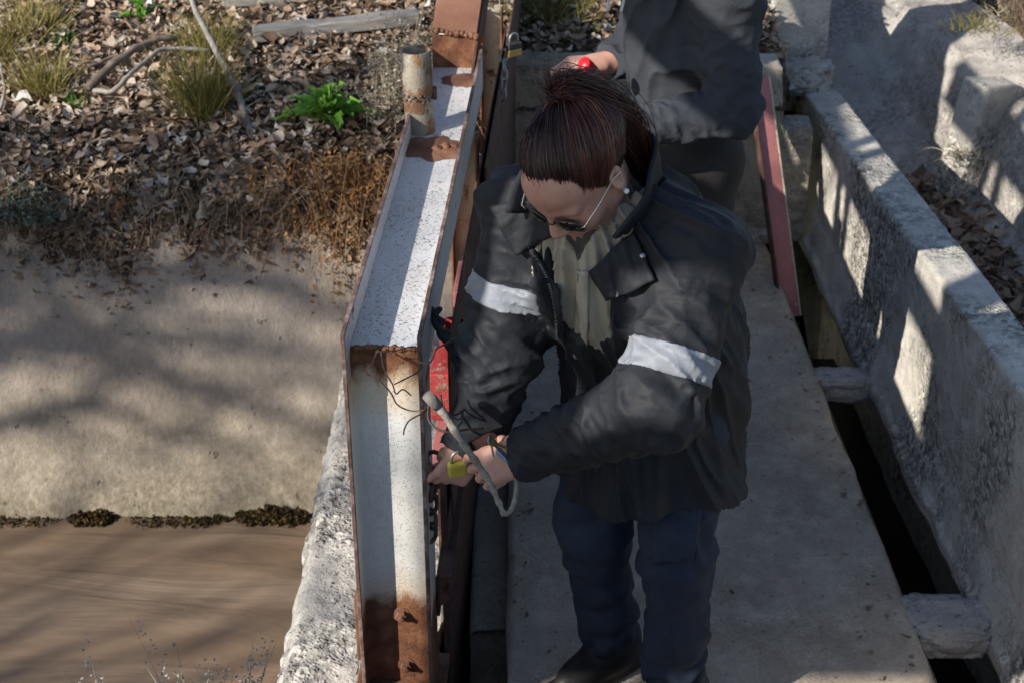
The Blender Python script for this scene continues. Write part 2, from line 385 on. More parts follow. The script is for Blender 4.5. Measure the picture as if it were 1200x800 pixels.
# rough sill wall under the gate frame: a swept profile, displaced
def sweep(name, prof, y0, y1, ny, mat, rough=.006, freq=14, kind='structure', skew=0., parent=None, big=.0, sub=.012, extra=None):
    """prof(y) -> [(x,z)...] swept along y; points are subdivided to about `sub`"""
    P = [Vector((a, 0, b)) for a, b in prof((y0 + y1) / 2)]
    ns = [max(1, round((P[i + 1] - P[i]).length / sub)) for i in range(len(P) - 1)]
    rows = []
    for k in range(ny + 1):
        y = y0 + (y1 - y0) * k / ny; q = [Vector((a, y, b)) for a, b in prof(y)]; row = []
        for i in range(len(q) - 1):
            e = q[i + 1] - q[i]; n = Vector((-e.z, 0, e.x)).normalized()
            for j in range(ns[i] + (1 if i == len(q) - 2 else 0)):
                p = q[i] + e * (j / ns[i])
                d = rough * fbm(p * freq, 5) + big * fbm(p * 2.5)
                if extra: d += extra(p, i)
                row.append(p + n * d)
        rows.append(row)
    nu = len(rows[0]) - 1
    v = [tuple(p) for r in rows for p in r]
    i = np.arange(nu)[None, :] + (np.arange(ny) * (nu + 1))[:, None]
    f = np.stack([i, i + nu + 1, i + nu + 2, i + 1], -1).reshape(-1, 4)
    me = npmesh(name, v, f)
    bm = bmesh.new(); bm.from_mesh(me)
    bm.verts.ensure_lookup_table()
    for s in (0, ny):                                             # end caps
        try: bm.faces.new([bm.verts[s * (nu + 1) + k] for k in (range(nu + 1) if s else reversed(range(nu + 1)))])
        except Exception: pass
    bm.to_mesh(me); bm.free()
    return tag(link(name, me, mat, parent, True), kind=kind)
sill = sweep('sill_wall', lambda y: [(-.60, -1.), (-.535 + .02 * (y - 2.5), .0), (-.50 + .02 * (y - 2.5), .055), (-.30, .06), (-.175 + .055 * (y - 2.5), .055), (-.165 + .055 * (y - 2.5), -1.)],
             2.0, 5.0, 300, M['rough'], .012, 16, sub=.011, big=.012)
tag(sill, 'pale rough concrete sill wall under the white steel gate frame', 'wall', kind='thing')

# the bay floor: slab with a slot on its left and a trench on its right
def trench_l(y): return .955 - .031 * (y - 2.9)
def trench_r(y): return 1.118 - .043 * (y - 2.95) + .012 * fbm((0, y * 3, 2))
def floor_top(u, v):
    y = 1.55 + 3.39 * v; x = lerp(-.012 + .006 * fbm((0, y * 4, 1)), trench_l(y) + .006 * fbm((0, y * 5, 8)), u)
    return Vector((x, y, .003 * fbm((x * 3, y * 3, 0)) - .012 * (1 - sstep(0, .012, u)) - .014 * sstep(.985, 1, u)))
fl = grid('bay_floor', floor_top, 90, 200, M['floor'], kind='structure')
mb = MB()
for k in range(40):
    y0, y1 = 1.55 + .085 * k, 1.55 + .085 * (k + 1)
    for xf in (lambda y: -.011, trench_l):
        a, b = xf(y0), xf(y1); s = 1 if xf is trench_l else -1
        q = [(a, y0, -.01), (b, y1, -.01), (b, y1, -.9), (a, y0, -.9)]
        mb.add(q if s < 0 else q[::-1], [(0, 1, 2, 3)])
mb.build('floor_edge', M['floor'], fl)
# ledge in the left slot, ends short of the camera
tag(sweep('slot_ledge', lambda y: [(-.105, -.8), (-.105, -.125), (-.085, -.115), (-.005, -.115), (-.005, -.8)], 2.93, 4.9, 120, M['floor'], .004, 20, kind='structure'), kind='structure')
tag(grid('slot_water', lambda u, v: Vector((-.2 + 1.6 * u, 1.9 + 3.2 * v, -.62)), 4, 4, M['darkwater']), kind='structure')

# back wall of the bay with a rough step at its foot
def backw(u, v):
    x = -.15 + 1.18 * u; t = v * 1.36; zt = 1 - .36 * sstep(.90, .935, x)
    if t < .66: y, z = 4.90, -.03 + t
    else: y, z = 4.90 + (t - .66) * .16, .632 + .01 * (t - .66)
    c = sstep(.60, .66, t) * (1 - sstep(.66, .72, t))
    n = .010 * fbm((x * 7, z * 7 + y * 5, 3), 5) + .004 * fbm((x * 25, z * 25, y * 20))
    chip = .03 * max(0, fbm((x * 5, 1, 3))) * c
    return Vector((x, y - n + chip, z * zt + n * sstep(.6, .7, t) - chip * .7))
o = grid('back_wall', backw, 150, 140, M['back'])
tag(o, 'low tan concrete wall closing the far end of the bay', 'wall', kind='thing')
def footstep(u, v):
    x = .55 + .42 * u; a = v * .16
    y = 4.83 + (0 if a < .03 else a - .03); z = .002 + min(a, .03) + .01 * fbm((x * 9, a * 20, 1))
    return Vector((x, y + .012 * fbm((x * 6, 0, 2)), z))
tag(grid('wall_foot', footstep, 40, 16, M['rough'], o))
# sunlit rough lumps of concrete in the back left corner
def lump(name, c, r, seed, mat, n=3, parent=None, amp=.28, fr=2.2):
    bm = bmesh.new(); bmesh.ops.create_icosphere(bm, subdivisions=n + 1, radius=1)
    for v in bm.verts:
        p = v.co.copy(); k = 1 + amp * fbm(p * fr + Vector((seed, 0, 0)), 5) + .05 * fbm(p * 9 + Vector((0, seed, 0)), 4)
        q = Vector([math.copysign(abs(t) ** .6, t) for t in p]) * k
        v.co = Vector((c[0] + q.x * r[0], c[1] + q.y * r[1], c[2] + q.z * r[2]))
    me = bpy.data.meshes.new(name); bm.to_mesh(me); bm.free()
    return link(name, me, mat, parent, True)
lump('rough_block', (-.075, 4.72, .16), (.085, .18, .20), 3.1, M['rough'], 4, o)

# parapet wall on the right
def wall_x(y): return 1.158 - .045 * (y - 2.95)
def wall_top(y): return .535 - .064 * (y - 3.2)
def wprof(y):
    x = wall_x(y); z = wall_top(y); r = trench_r(y)
    return [(r + .22, -.9), (r + .2, -.09), (r, -.06), (r, -.02), (r + .012, .0), (x - .008, .075), (x, .10), (x + .002, z - .006), (x + .007, z), (x + .122, z + .004), (x + .13, z - .006), (x + .135, -.3)]
def wextra(p, i):
    i -= 1
    if i == 2: return .016 * fbm(p * 22, 5)
    if i in (4,):
        edge = .45 * fbm((0, p.y * 1.3, 4)) * .3 + .25
        a = sstep(edge - .05, edge + .06, p.z)                   # eroded aggregate band above a smooth render coat
        return -.008 * a + .006 * a * fbm(p * 60, 3) - .004 * (1 - sstep(0, .02, abs(p.z - .1)))
    if i in (5, 6, 7): return .004 * fbm(p * 55, 3)
    return 0
wl_ = sweep('parapet_wall', wprof, 1.9, 5.36, 330, M['wall'], .003, 15, sub=.0105, big=.0025, extra=wextra)
tag(wl_, 'long pale concrete parapet wall along the right side of the bay floor', 'wall', kind='thing')
# mortar bridges over the trench
for k, (y, ln, dz) in enumerate(((3.98, .05, .01), (2.86, .085, .02), (2.42, .05, .0))):
    c = ((trench_l(y) + trench_r(y)) / 2 + .0, y, -.06 + dz)
    tag(lump('mortar_patch', c, (.115, ln, .045), 11 + k * 3.3, M['mortar'], 4, None, .16, 3.),
        ['small grey mortar patch bridging the trench near the far end', 'large broken mortar patch bridging the trench at the lower right', 'mortar patch at the trench end nearest the camera'][k], 'mortar patch')

# the side channel right of the parapet
def chan(y):
    far = sstep(5.3, 6.6, y)
    xl, xr = wall_x(y) + .125, lerp(1.72, 1.50, sstep(4.6, 6.4, y))
    zf = .0 + .34 * far
    return [(xl - .02, .40), (xl, zf + .01), (xl + .1, zf - .02), (xr - .06, zf), (xr + .02, zf + .06), (xr + .10, .37), (xr + .13, .41), (xr + .40, .455)]
tag(sweep('side_channel', chan, 2.4, 7.2, 300, M['channel'], .008, 10, sub=.02, big=.022), kind='structure')

# far end of the parapet: upright concrete block with rubble at its foot
mb = MB(); mb.box(-.115, .115, -.12, .12, -.1, .62)
o = mb.build('concrete_block', M['wall']); bevel(o, .02, 3); o.location = (1.04, 5.55, .36); o.rotation_euler = (R(3), R(-2), R(8))
tag(o, 'upright concrete block standing at the far end of the parapet wall', 'concrete block')
o = lump('broken_concrete', (1.06, 5.33, .44), (.10, .08, .055), 21.7, M['rough'], 4); tag(o, 'knobbly broken concrete lump in front of the upright block', 'rubble')
# break in the far side wall of the channel: a proud pier with a clean sunlit face
mb = MB(); mb.box(-.09, .09, -.07, .07, -.22, .22)
o = mb.build('channel_pier', M['wall']); bevel(o, .012, 2); o.location = (1.70, 5.22, .235); o.rotation_euler = (0, R(9), R(24))
tag(o, 'squared concrete pier jutting from the far wall of the side channel', 'pier')
# ================================================================== steel gate frame and what hangs on it
FR = empty('steel_gate_frame', (-.245, 2.49, 0), -math.atan(.055), 'old white painted steel beam frame with rusted foot in front of the woman', 'gate frame')
FM = Matrix.Translation((-.245, 2.49, 0)) @ Matrix.Rotation(-math.atan(.055), 4, 'Z'); FI = FM.inverted()
P_, ZT, HW, TF = .058, .975, .076, .0075
def wavy_plate(mb, x0, x1, y0, y1, z0, z1, mi=0): mb.box(x0, x1, y0, y1, z0, z1, mi)
# front column: two flanges and a recessed web
mb = MB()
mb.box(-HW + TF, HW - TF, P_ - .003, P_ + .003, .075, ZT - P_)
for s in (-1, 1):
    x0, x1 = (-HW, -HW + TF) if s < 0 else (HW - TF, HW)
    mb.box(x0, x1, .002, 2 * P_, .075, ZT - 2 * P_ - .001)
    mb.box(x0 - .0006, x1 + .0006, -.0015, .0035, .075, ZT - 2 * P_ - .001, 1)      # rusted narrow edge
# rounded fillets between web and flanges
for s in (-1, 1):
    for k in range(4):
        w0, w1 = k * R(22.5), (k + 1) * R(22.5); r = .012
        def fp(w, z): return (s * (HW - TF - r + r * math.sin(w)), P_ - .003 - r + r * math.cos(w), z)
        q = [fp(w0, .075), fp(w1, .075), fp(w1, ZT - P_ - .003), fp(w0, ZT - P_ - .003)]
        mb.add(q if s > 0 else q[::-1], [(0, 1, 2, 3)])
col_ = mb.build('column', [M['white_col'], M['edge']], FR); bevel(col_, .0015, 1)
mb = MB(); mb.box(-.098, .098, -.03, .15, .058, .0745)
bevel(mb.build('base_plate', M['rust'], FR), .003)
mb = MB(); mb.box(-.0865, -.0765, .012, .10, .165, .335); bevel(mb.build('splice_plate', M['rust'], FR), .002)
def bolt(name, p, ax, r, h, mat, parent):
    mb = MB(); Mx = Matrix.Translation(p) @ Vector(ax).to_track_quat('Z', 'Y').to_matrix().to_4x4()
    mb.lathe([(0, .004), (r * 1.7, .004), (r * 1.7, 0)], 18, Mx)
    mb.lathe([(0, .004 + h), (r * 1.05, .004 + h), (r * 1.18, .002 + h), (r * 1.18, .004)], 6, Mx)
    mb.lathe([(0, h * 2.3), (r * .55, h * 2.2), (r * .6, h)], 10, Mx)
    return mb.build(name, mat, parent)
for z, x in ((.262, .006), (.122, .012)): bolt('bolt', (x, P_ - .003, z), (.12, -1, .05), .0105, .011, M['rust'], col_)

# top beam: trough open upwards
YL = 1.60
mb = MB()
mb.box(-HW + TF, HW - TF, P_, YL, ZT - P_ - .003, ZT - P_ + .003)
for s in (-1, 1):
    x0, x1 = (-HW, -HW + TF) if s < 0 else (HW - TF, HW)
    mb.box(x0, x1, 0, YL, ZT - 2 * P_, ZT - .003)
    mb.box(x0 - .0006, x1 + .0006, -.001, YL, ZT - .0035, ZT + .001, 1)
    mb.box(x0 - .0006, x1 + .0006, -.003, -.0011, ZT - 2 * P_, ZT + .001, 1)
beam = mb.build('top_beam', [M['white_beam'], M['edge']], FR); bevel(beam, .0015, 1)
# rust crust along the mitred corner and at the pipe foot
def crust(name, p0, p1, r, n, parent, mat, seed):
    rnd = random.Random(seed); bm = bmesh.new(); p0, p1 = Vector(p0), Vector(p1)
    for k in range(n):
        c = p0.lerp(p1, (k + rnd.random()) / n) + Vector((rnd.uniform(-1, 1), rnd.uniform(-1, 1), rnd.uniform(-.4, .4))) * r * .5
        g = bmesh.ops.create_icosphere(bm, subdivisions=2, radius=r * rnd.uniform(.55, 1.1), matrix=Matrix.Translation(c))
        for v in g['verts']: v.co += Vector((1, 1, 1)) * r * .35 * fbm(v.co * 160)
    me = bpy.data.meshes.new(name); bm.to_mesh(me); bm.free(); return link(name, me, mat, parent, True)
crust('rust_crust', (-.066, P_ - .002, ZT - P_ - .001), (.066, P_ - .002, ZT - P_ - .001), .006, 26, beam, M['rust'], 2)
def rustpatch(name, cx, cy, rx, ry, seed, h=.006):
    n = 40; vs = [(cx, cy, ZT - P_ + .004 + h)]; fs = []
    for ring, k in ((.6, 1.), (1., 0.)):
        for j in range(n):
            w = 2 * math.pi * j / n; rr = ring * (1 + .28 * fbm((math.cos(w) * 2 + seed, math.sin(w) * 2, 0)))
            x = max(-HW + TF + .0005, min(HW - TF - .0005, cx + rx * rr * math.cos(w)))
            vs.append((x, cy + ry * rr * math.sin(w), ZT - P_ + .0042 + h * k))
    fs = [(0, 1 + j, 1 + (j + 1) % n) for j in range(n)] + [(1 + j, 1 + n + j, 1 + n + (j + 1) % n, 1 + (j + 1) % n) for j in range(n)]
    mb = MB(); mb.add(vs, fs); return mb.build(name, M['rust'], beam, True)
rustpatch('rust_patch', .0, 1.02, .085, .075, 1.3); rustpatch('rust_patch', .03, 1.50, .06, .05, 4.2)
crust('weld_scab', (.0, 1.0, ZT - P_ + .008), (.05, 1.03, ZT - P_ + .008), .010, 14, beam, M['rust'], 5)
# pipe stub
pc = FI @ at(497, 160, z=ZT - P_); pc.x = min(pc.x, .0)
Mx = Matrix.Translation((pc.x - .012, pc.y + .03, ZT - P_)) @ Matrix.Rotation(R(-1.5), 4, 'Y')
mb = MB(); r = .0375
mb.lathe([(r, 0), (r, .095), (r * 1.03, .10), (r * .98, .108), (r, .112), (r, .215), (r - .0045, .215), (r - .0045, .03), (0, .03)], 32, Mx)
pipe = mb.build('pipe_stub', M['pipe'], FR, True); bevel(pipe, .0015, 1)
rnd = random.Random(4); bm = bmesh.new()
for k in range(44):
    w = 2 * math.pi * k / 44
    c = Mx @ Vector((r * 1.02 * math.cos(w), r * 1.02 * math.sin(w), .102 + rnd.uniform(-.006, .006) - (.012 * rnd.random() if k % 3 == 0 else 0)))
    g = bmesh.ops.create_icosphere(bm, subdivisions=1, radius=rnd.uniform(.003, .0058), matrix=Matrix.Translation(c))
me = bpy.data.meshes.new('weld_bead'); bm.to_mesh(me); bm.free(); link('weld_bead', me, M['steel_dark'], pipe, True)
mb = MB(); mb.box(.034, .046, -.008, .008, .088, .118, M=Mx); mb.build('weld_tab', M['rust_dark'], pipe)

# white end plate and the leaning rust-brown post behind it
mb = MB(); mb.box(-HW + .012, HW, YL + .002, YL + .012, ZT - 2 * P_, ZT + .035); mb.build('end_plate', M['white_col'], FR)
PM = Matrix.Translation((-.002, YL + .0, ZT + .04)) @ Matrix.Rotation(R(-32), 4, 'X') @ Matrix.Rotation(R(6.5), 4, 'Y')
mb = MB(); L = 1.5
mb.box(-.062, .062, -.006, .004, 0, L, 0, PM)
mb.box(-.004, .004, .0045, .15, .02, L, 1, PM)
mb.box(-.062, .066, .1505, .158, -.15, L, 2, PM)
post = mb.build('leaning_post', [M['rust_flat'], M['rust_dark'], M['cream']], FR); bevel(post, .0015, 1)
mb = MB(); mb.box(.060, .0665, .005, .15, -.22, L, 0, PM); mb.build('post_side_plate', M['rust_dark'], post)
c0, c1 = PM @ Vector((-.062, -.004, .004)), PM @ Vector((.062, -.004, .004))
crust('rust_crust', c0, c1, .0085, 24, post, M['rust'], 9)

# lower rail on the bay side with bolts, and the outer guide rail
mb = MB(); mb.box(.0775, .0835, .10, 3.6, .22, .33); mb.box(.0835, .112, .10, 3.6, .324, .33)
rail = mb.build('lower_rail', M['rust_dark'], FR); bevel(rail, .0015, 1)
for y in (.13, .135): pass
for z, y in ((.30, .125), (.25, .125), (.30, .62), (.25, .62)): bolt('bolt', (.0836, y, z), (1, 0, 0), .009, .009, M['rust'], rail)
mb = MB(); mb.box(.118, .124, 1.05, 3.6, .30, .86); bevel(mb.build('outer_guide', M['rust_dark'], FR), .0015, 1)
# cream guide posts between beam and sill
for y in (1.28, 2.35):
    mb = MB(); mb.box(.020, .088, y, y + .007, .335, .86); mb.box(.081, .088, y - .05, y - .0005, .335, .86, 1); mb.box(.012, .0195, y - .05, y + .007, .335, .86, 1)
    bevel(mb.build('guide_post', [M['cream'], M['rust']], FR), .0015, 1)

# red sluice gate leaf standing in the frame
GL = empty('sluice_gate', tuple(FM @ Vector((.09, .3, -.5))), -math.atan(.055), 'faded red sluice gate leaf under the white beam beside the hand', 'sluice gate')
mb = MB(); mb.box(-.010, .004, -.10, 1.9, 0, 1.02); mb.build('leaf', M['rust_dark'], GL)
mb = MB(); mb.box(.0125, .0165, -.09, 1.9, .9, 1.335); mb.build('added_shade_panel', M['rust_dark'], GL)  # panel added to close the gap that let sun streak the floor
mb = MB(); mb.box(-.035, .0055, -.10, 1.9, 1.021, 1.029); bevel(mb.build('top_flange', M['pink'], GL), .002)
for y in (.06, .47, .88, 1.3, 1.7):
    mb = MB(); mb.box(-.034, -.0105, y, y + .009, .02, 1.02); mb.build('stiffener', M['rust_dark'], GL)
mb = MB(); mb.box(-.05, .02, .10, .22, 1.03, 1.15); mb.box(-.05, .02, .215, .3, 1.03, 1.06); bevel(mb.build('lug_block', M['red'], GL), .004)
mb = MB(); Mp = Matrix.Translation((.0, .155, 1.151))
mb.lathe([(0, 0), (.030, 0), (.030, .085), (.033, .088), (.033, .096), (.028, .098), (.026, .07), (0, .07)], 24, Mp)
mb.build('stem_socket', M['red'], GL, True)
mb = MB(); mb.box(-.045, .012, .62, .80, 1.03, 1.075); bevel(mb.build('pad', M['pink'], GL), .004)

# rusted chains: alternating links
def chain(name, pts, wire, ll, lw, mat, label, cat='chain', group=None):
    pts = [Vector(p) for p in pts]; seg = [(pts[i + 1] - pts[i]).length for i in range(len(pts) - 1)]; T = sum(seg); n = max(2, int(T / (ll * .72)))
    root = empty(name, pts[-1], 0, label, cat, group); Mi = Matrix.Translation(-pts[-1])
    for k in range(n):
        s = T * (k + .5) / n; i = 0
        while i < len(seg) - 1 and s > seg[i]: s -= seg[i]; i += 1
        c = pts[i].lerp(pts[i + 1], s / seg[i]); q = (pts[i + 1] - pts[i]).to_track_quat('Z', 'Y').to_matrix().to_4x4()
        Mk = Mi @ Matrix.Translation(c) @ q @ Matrix.Rotation(R(90 * (k % 2) + 20), 4, 'Z')
        a = ll / 2 - lw / 2; loop = []
        for j in range(14):
            w = 2 * math.pi * j / 14; loop.append(Mk @ Vector((lw / 2 * math.cos(w), 0, lw / 2 * math.sin(w) + (a if math.sin(w) >= 0 else -a))))
        loop.append(loop[0]); loop.append(loop[1])
        MB().tube(loop, wire, 6, cap=False).build('chain_link', mat, root, True)
    return root
chain('chain', [at(507, 532, d=3.06), at(511, 556, d=3.07), at(506, 585, d=3.1), at(505, 632, d=3.14)], .0046, .044, .028, M['rust_dark'], 'heavy rusted chain hanging beside the white column below the red gate')
chain('chain', [at(590, 60, d=4.35), at(591, 88, d=4.36), at(589, 117, d=4.38)], .0028, .034, .020, M['steel'], 'thin galvanised chain hanging at the far end of the frame')
# padlock on the far chain
PL = empty('padlock', at(602, 66, d=4.33), R(35), 'brass padlock with dark top hanging at the far end of the frame', 'padlock')
mb = MB(); mb.box(-.022, .022, -.010, .010, 0, .022); bevel(mb.build('body', M['brass'], PL), .003)
mb = MB(); mb.box(-.0225, .0225, -.0105, .0105, .0222, .040); bevel(mb.build('cover', M['steel_dark'], PL), .003)
MB().tube([(-.014, 0, .03)] + [(.014 * math.cos(R(180 - a)), 0, .05 + .016 * math.sin(R(a))) for a in range(0, 181, 20)] + [(.014, 0, .03)], .0035, 8).build('shackle', M['steel'], PL, True)
# twisted black cable hanging from the beam
CB = empty('twisted_cable', at(545, 470, d=2.95), 0, 'thick black twisted cable looping down beside the red gate', 'cable')
cp = catmull([at(510, 362, d=3.05), at(517, 385, d=3.02), at(530, 405, d=3.0), at(541, 430, d=2.98), at(545, 462, d=2.97), at(541, 492, d=2.96)], 12)
for ph in (0, 1):
    q = []
    for i, p in enumerate(cp):
        w = i * .42 + ph * math.pi; q.append(p - CB.location + Vector((math.cos(w) * .0075, math.sin(w) * .0075, math.sin(w) * .003)))
    MB().tube(q, .0072, 8).build('strand', M['rubber'], CB, True)
# rusty tie wires at the corner
def wire(name, pts, r, mat, label, cat='wire', n=8, sides=6, group=None, r1=None):
    q = catmull(pts, n); rr = [lerp(r, r1 if r1 is not None else r, i / (len(q) - 1)) for i in range(len(q))]
    o = MB().tube([p - q[-1] for p in q], rr, sides).build(name, mat, None, True); o.location = q[-1]; return tag(o, label, cat, group)
M['wirerust'] = simple('rusty_wire', [(.10, .055, .035), (.24, .14, .08), (.40, .27, .16)], 60, .8, 90, .3, .001)
d0 = 2.86
wire('tie_wire', [at(443, 410, d=d0 + .06), at(436, 425, d=d0), at(429, 436, d=d0), at(445, 446, d=d0 - .01), at(458, 460, d=d0 - .02), at(466, 474, d=d0 - .02), at(482, 481, d=d0 - .02), at(497, 480, d=d0 - .02), at(503, 474, d=d0)], .0016, M['wirerust'], 'rusty tie wire looping low across the front of the white column')
wire('tie_wire', [at(446, 412, d=d0 + .05), at(450, 432, d=d0 - .01), at(460, 450, d=d0 - .02), at(464, 461, d=d0 - .02), at(472, 456, d=d0 - .02), at(482, 463, d=d0 - .02)], .0016, M['wirerust'], 'short rusty wire hanging straight down from the column top')
wire('tie_wire', [at(440, 412, d=d0 + .04), at(462, 411, d=d0 + .02), at(486, 406, d=d0), at(493, 420, d=d0), at(491, 434, d=d0), at(474, 444, d=d0 - .01), at(462, 450, d=d0 - .02)], .0013, M['rust_dark'], 'dark thin wire arching over the top of the white column')
wire('tie_wire', [at(490, 424, d=d0), at(503, 425, d=d0), at(509, 415, d=d0 + .02), at(511, 409, d=d0 + .03), at(524, 402, d=d0 + .08), at(537, 395, d=d0 + .12)], .0017, M['wirerust'], 'pale rusty wire bridging from the column corner to the cable')
wire('tie_wire', [at(505, 474, d=d0), at(494, 484, d=d0 - .02), at(480, 492, d=d0 - .02), at(474, 502, d=d0 - .02), at(473, 509, d=d0 - .02)], .0017, M['rust_dark'], 'dark hooked wire end curling down over the white column')
wire('tie_wire', [at(503, 470, d=d0 - .01), at(502, 490, d=d0 - .02), at(512, 502, d=d0 - .03), at(528, 506, d=d0 - .03), at(545, 503, d=d0), at(566, 502, d=d0 + .03)], .0026, M['steel_dark'], 'dark thick wire running from the column to her hand')
wire('tie_wire', [at(516, 462, d=d0 - .02), at(520, 478, d=d0 - .03), at(532, 486, d=d0 - .01), at(546, 478, d=d0 + .05), at(552, 474, d=d0 + .08)], .0022, M['steel_dark'], 'short dark wire looped round the peeled branch below its cut end')
# peeled branch pushed through the frame
BR = empty('peeled_branch', at(595, 603, d=2.84), 0, 'pale peeled branch with cut end leaning from the column past her hand', 'branch')
q = catmull([at(503, 464, d=2.78), at(520, 484, d=2.79), at(540, 515, d=2.80), at(556, 538, d=2.81), at(573, 563, d=2.82), at(583, 585, d=2.83), at(591, 603, d=2.84)], 8)
rr = [.0085 - .0035 * i / len(q) + .0011 * math.sin(i * 1.1) for i in range(len(q))]
MB().tube([p - BR.location for p in q], rr, 10).build('stem', M['paletwig'], BR, True)
q = catmull([at(591, 602, d=2.84), at(598, 598, d=2.845), at(603, 585, d=2.85), at(605, 565, d=2.86), at(601, 548, d=2.87)], 8)
MB().tube([p - BR.location for p in q], [.0052 - .002 * i / len(q) for i in range(len(q))], 8).build('side_twig', M['paletwig'], BR, True)
q = [at(500, 462, d=2.775), at(507, 469, d=2.782), at(514, 477, d=2.787)]
MB().tube([p - BR.location for p in q], [.0105, .0115, .0098], 12).build('cut_collar', M['bark'], BR, True)

# pink steel bar leaning in the corner of back wall and parapet
a, b = at(889, 92, Y=4.86), at(926, 372, z=-.10)
ax = (b - a).normalized(); wv = Vector((1, .25, 0)); wv = (wv - ax * wv.dot(ax)).normalized(); nv = ax.cross(wv)
Mx = Matrix((( *wv, ), (*nv, ), (*ax, ))).transposed().to_4x4(); Mx.translation = a
mb = MB(); Lb = (b - a).length
mb.box(-.034, .034, -.004, .004, 0, Lb, 0, Mx); mb.box(.0345, .041, -.028, .004, 0, Lb, 1, Mx); mb.box(-.041, -.0345, -.004, .028, 0, Lb, 2, Mx)
o = mb.build('steel_channel', [M['pink'], M['cream'], M['rust_dark']]); bevel(o, .0015, 1)
tag(o, 'faded pink steel channel slanting down into the trench beside the parapet', 'steel channel')
# ================================================================== leaf litter, plants, branches
def on_bank(px, py):
    r = CF + Vector(((px - 600) / FPX, 0, 0)) + CU * ((400 - py) / FPX); s = 4.2
    for _ in range(4000):
        p = CAM + r * s
        if p.y > 4.36 and p.z <= bank_z(p.x, p.y): return p
        s += .004
    return CAM + r * 6
LT = np.array([[0, 0, 0], [-.5, 0, 0], [-.40, .20, 0], [-.12, .30, 0], [.18, .27, 0], [.42, .12, 0], [.60, 0, 0], [.42, -.12, 0], [.18, -.27, 0], [-.12, -.30, 0], [-.40, -.20, 0]], np.float32)
LF = np.array([[0, 1 + (i + 1) % 10, 1 + i] for i in range(10)], np.int32)
def leaves(name, pos, size, tilt, mat, rng, pale=1., parent=None, grow=None):
    n = len(pos); T = np.repeat(LT[None], n, 0).copy()
    T[:, 1:, :2] *= 1 + .25 * rng.standard_normal((n, 10, 1)).astype('f') * .55
    c1 = rng.uniform(-1.2, 2.0, (n, 1)); c2 = rng.uniform(-.8, 1.3, (n, 1)); tw = rng.uniform(-.8, .8, (n, 1))
    T[:, :, 2] = c1 * T[:, :, 1] ** 2 * 2.2 + c2 * T[:, :, 0] ** 2 * 1.2 + tw * T[:, :, 0] * T[:, :, 1]
    T *= size[:, None, None]
    az = rng.uniform(0, 2 * np.pi, n); tl = np.abs(rng.standard_normal(n)) * tilt; ta = rng.uniform(0, 2 * np.pi, n)
    def rot(a, ax):
        c, s = np.cos(a), np.sin(a); Z = np.zeros(n); O = np.ones(n)
        return np.stack([np.stack(r_, -1) for r_ in (((c, -s, Z), (s, c, Z), (Z, Z, O)) if ax == 2 else ((O, Z, Z), (Z, c, -s), (Z, s, c)))], -2)
    Rm = rot(ta, 2) @ rot(tl, 0) @ rot(az, 2)
    V = np.einsum('nij,nkj->nki', Rm, T) + pos[:, None, :]
    F = (LF[None] + (np.arange(n) * 11)[:, None, None]).reshape(-1, 3)
    a = np.repeat(np.clip(rng.beta(2.2, 1.6, n) * pale, 0, 1), 11)
    return link(name, npmesh(name, V.reshape(-1, 3), F, a), mat, parent, True)
def scatter(n, x0, x1, y0, y1, rng, lift=.012, zf=bank_z):
    p = np.stack([rng.uniform(x0, x1, n), rng.uniform(y0, y1, n), np.zeros(n)], -1)
    for k in range(n):
        if zf is bank_z: p[k, 1] = max(p[k, 1], bank_y0(p[k, 0]) - .03 + .1 * rng.random())
        p[k, 2] = zf(p[k, 0], p[k, 1])
    p[:, 2] += rng.uniform(.0, lift, n); return p
rg = np.random.default_rng(11)
P1 = scatter(17500, -2.5, .02, 4.38, 6.5, rg, .03)
lip_p = scatter(3400, -2.5, -.1, 4.33, 4.62, rg, .05)
tag(leaves('leaf_litter', np.concatenate([P1, lip_p]), np.clip(rg.lognormal(math.log(.029), .45, 20900), .009, .066), .5, M['leaf'], rg),
    'brown and grey dry leaves carpeting the far canal bank', 'leaf litter', kind='stuff')
P2 = scatter(3600, -.1, .95, 5.03, 6.6, rg, .03)
tag(leaves('leaf_litter', P2, np.clip(rg.lognormal(math.log(.03), .3, 3600), .012, .06), .5, M['leaf'], rg), 'dry leaves on the bank behind the back wall and the man', 'leaf litter', kind='stuff')
P3 = scatter(3000, 2.0, 3.3, 3.6, 7.0, rg, .03)
tag(leaves('leaf_litter', P3, np.clip(rg.lognormal(math.log(.028), .3, 3000), .012, .05), .5, M['leaf'], rg), 'dry leaves on the bank at the upper right corner', 'leaf litter', kind='stuff')
def chz(x, y): return .005
P4 = scatter(1500, 1.32, 1.72, 3.5, 5.35, rg, .05, chz)
tag(leaves('leaf_litter', P4, np.clip(rg.lognormal(math.log(.042), .28, 1500), .02, .075), .6, M['leaf'], rg, .72), 'dark brown leaves piled in the side channel behind the parapet', 'leaf litter', kind='stuff')

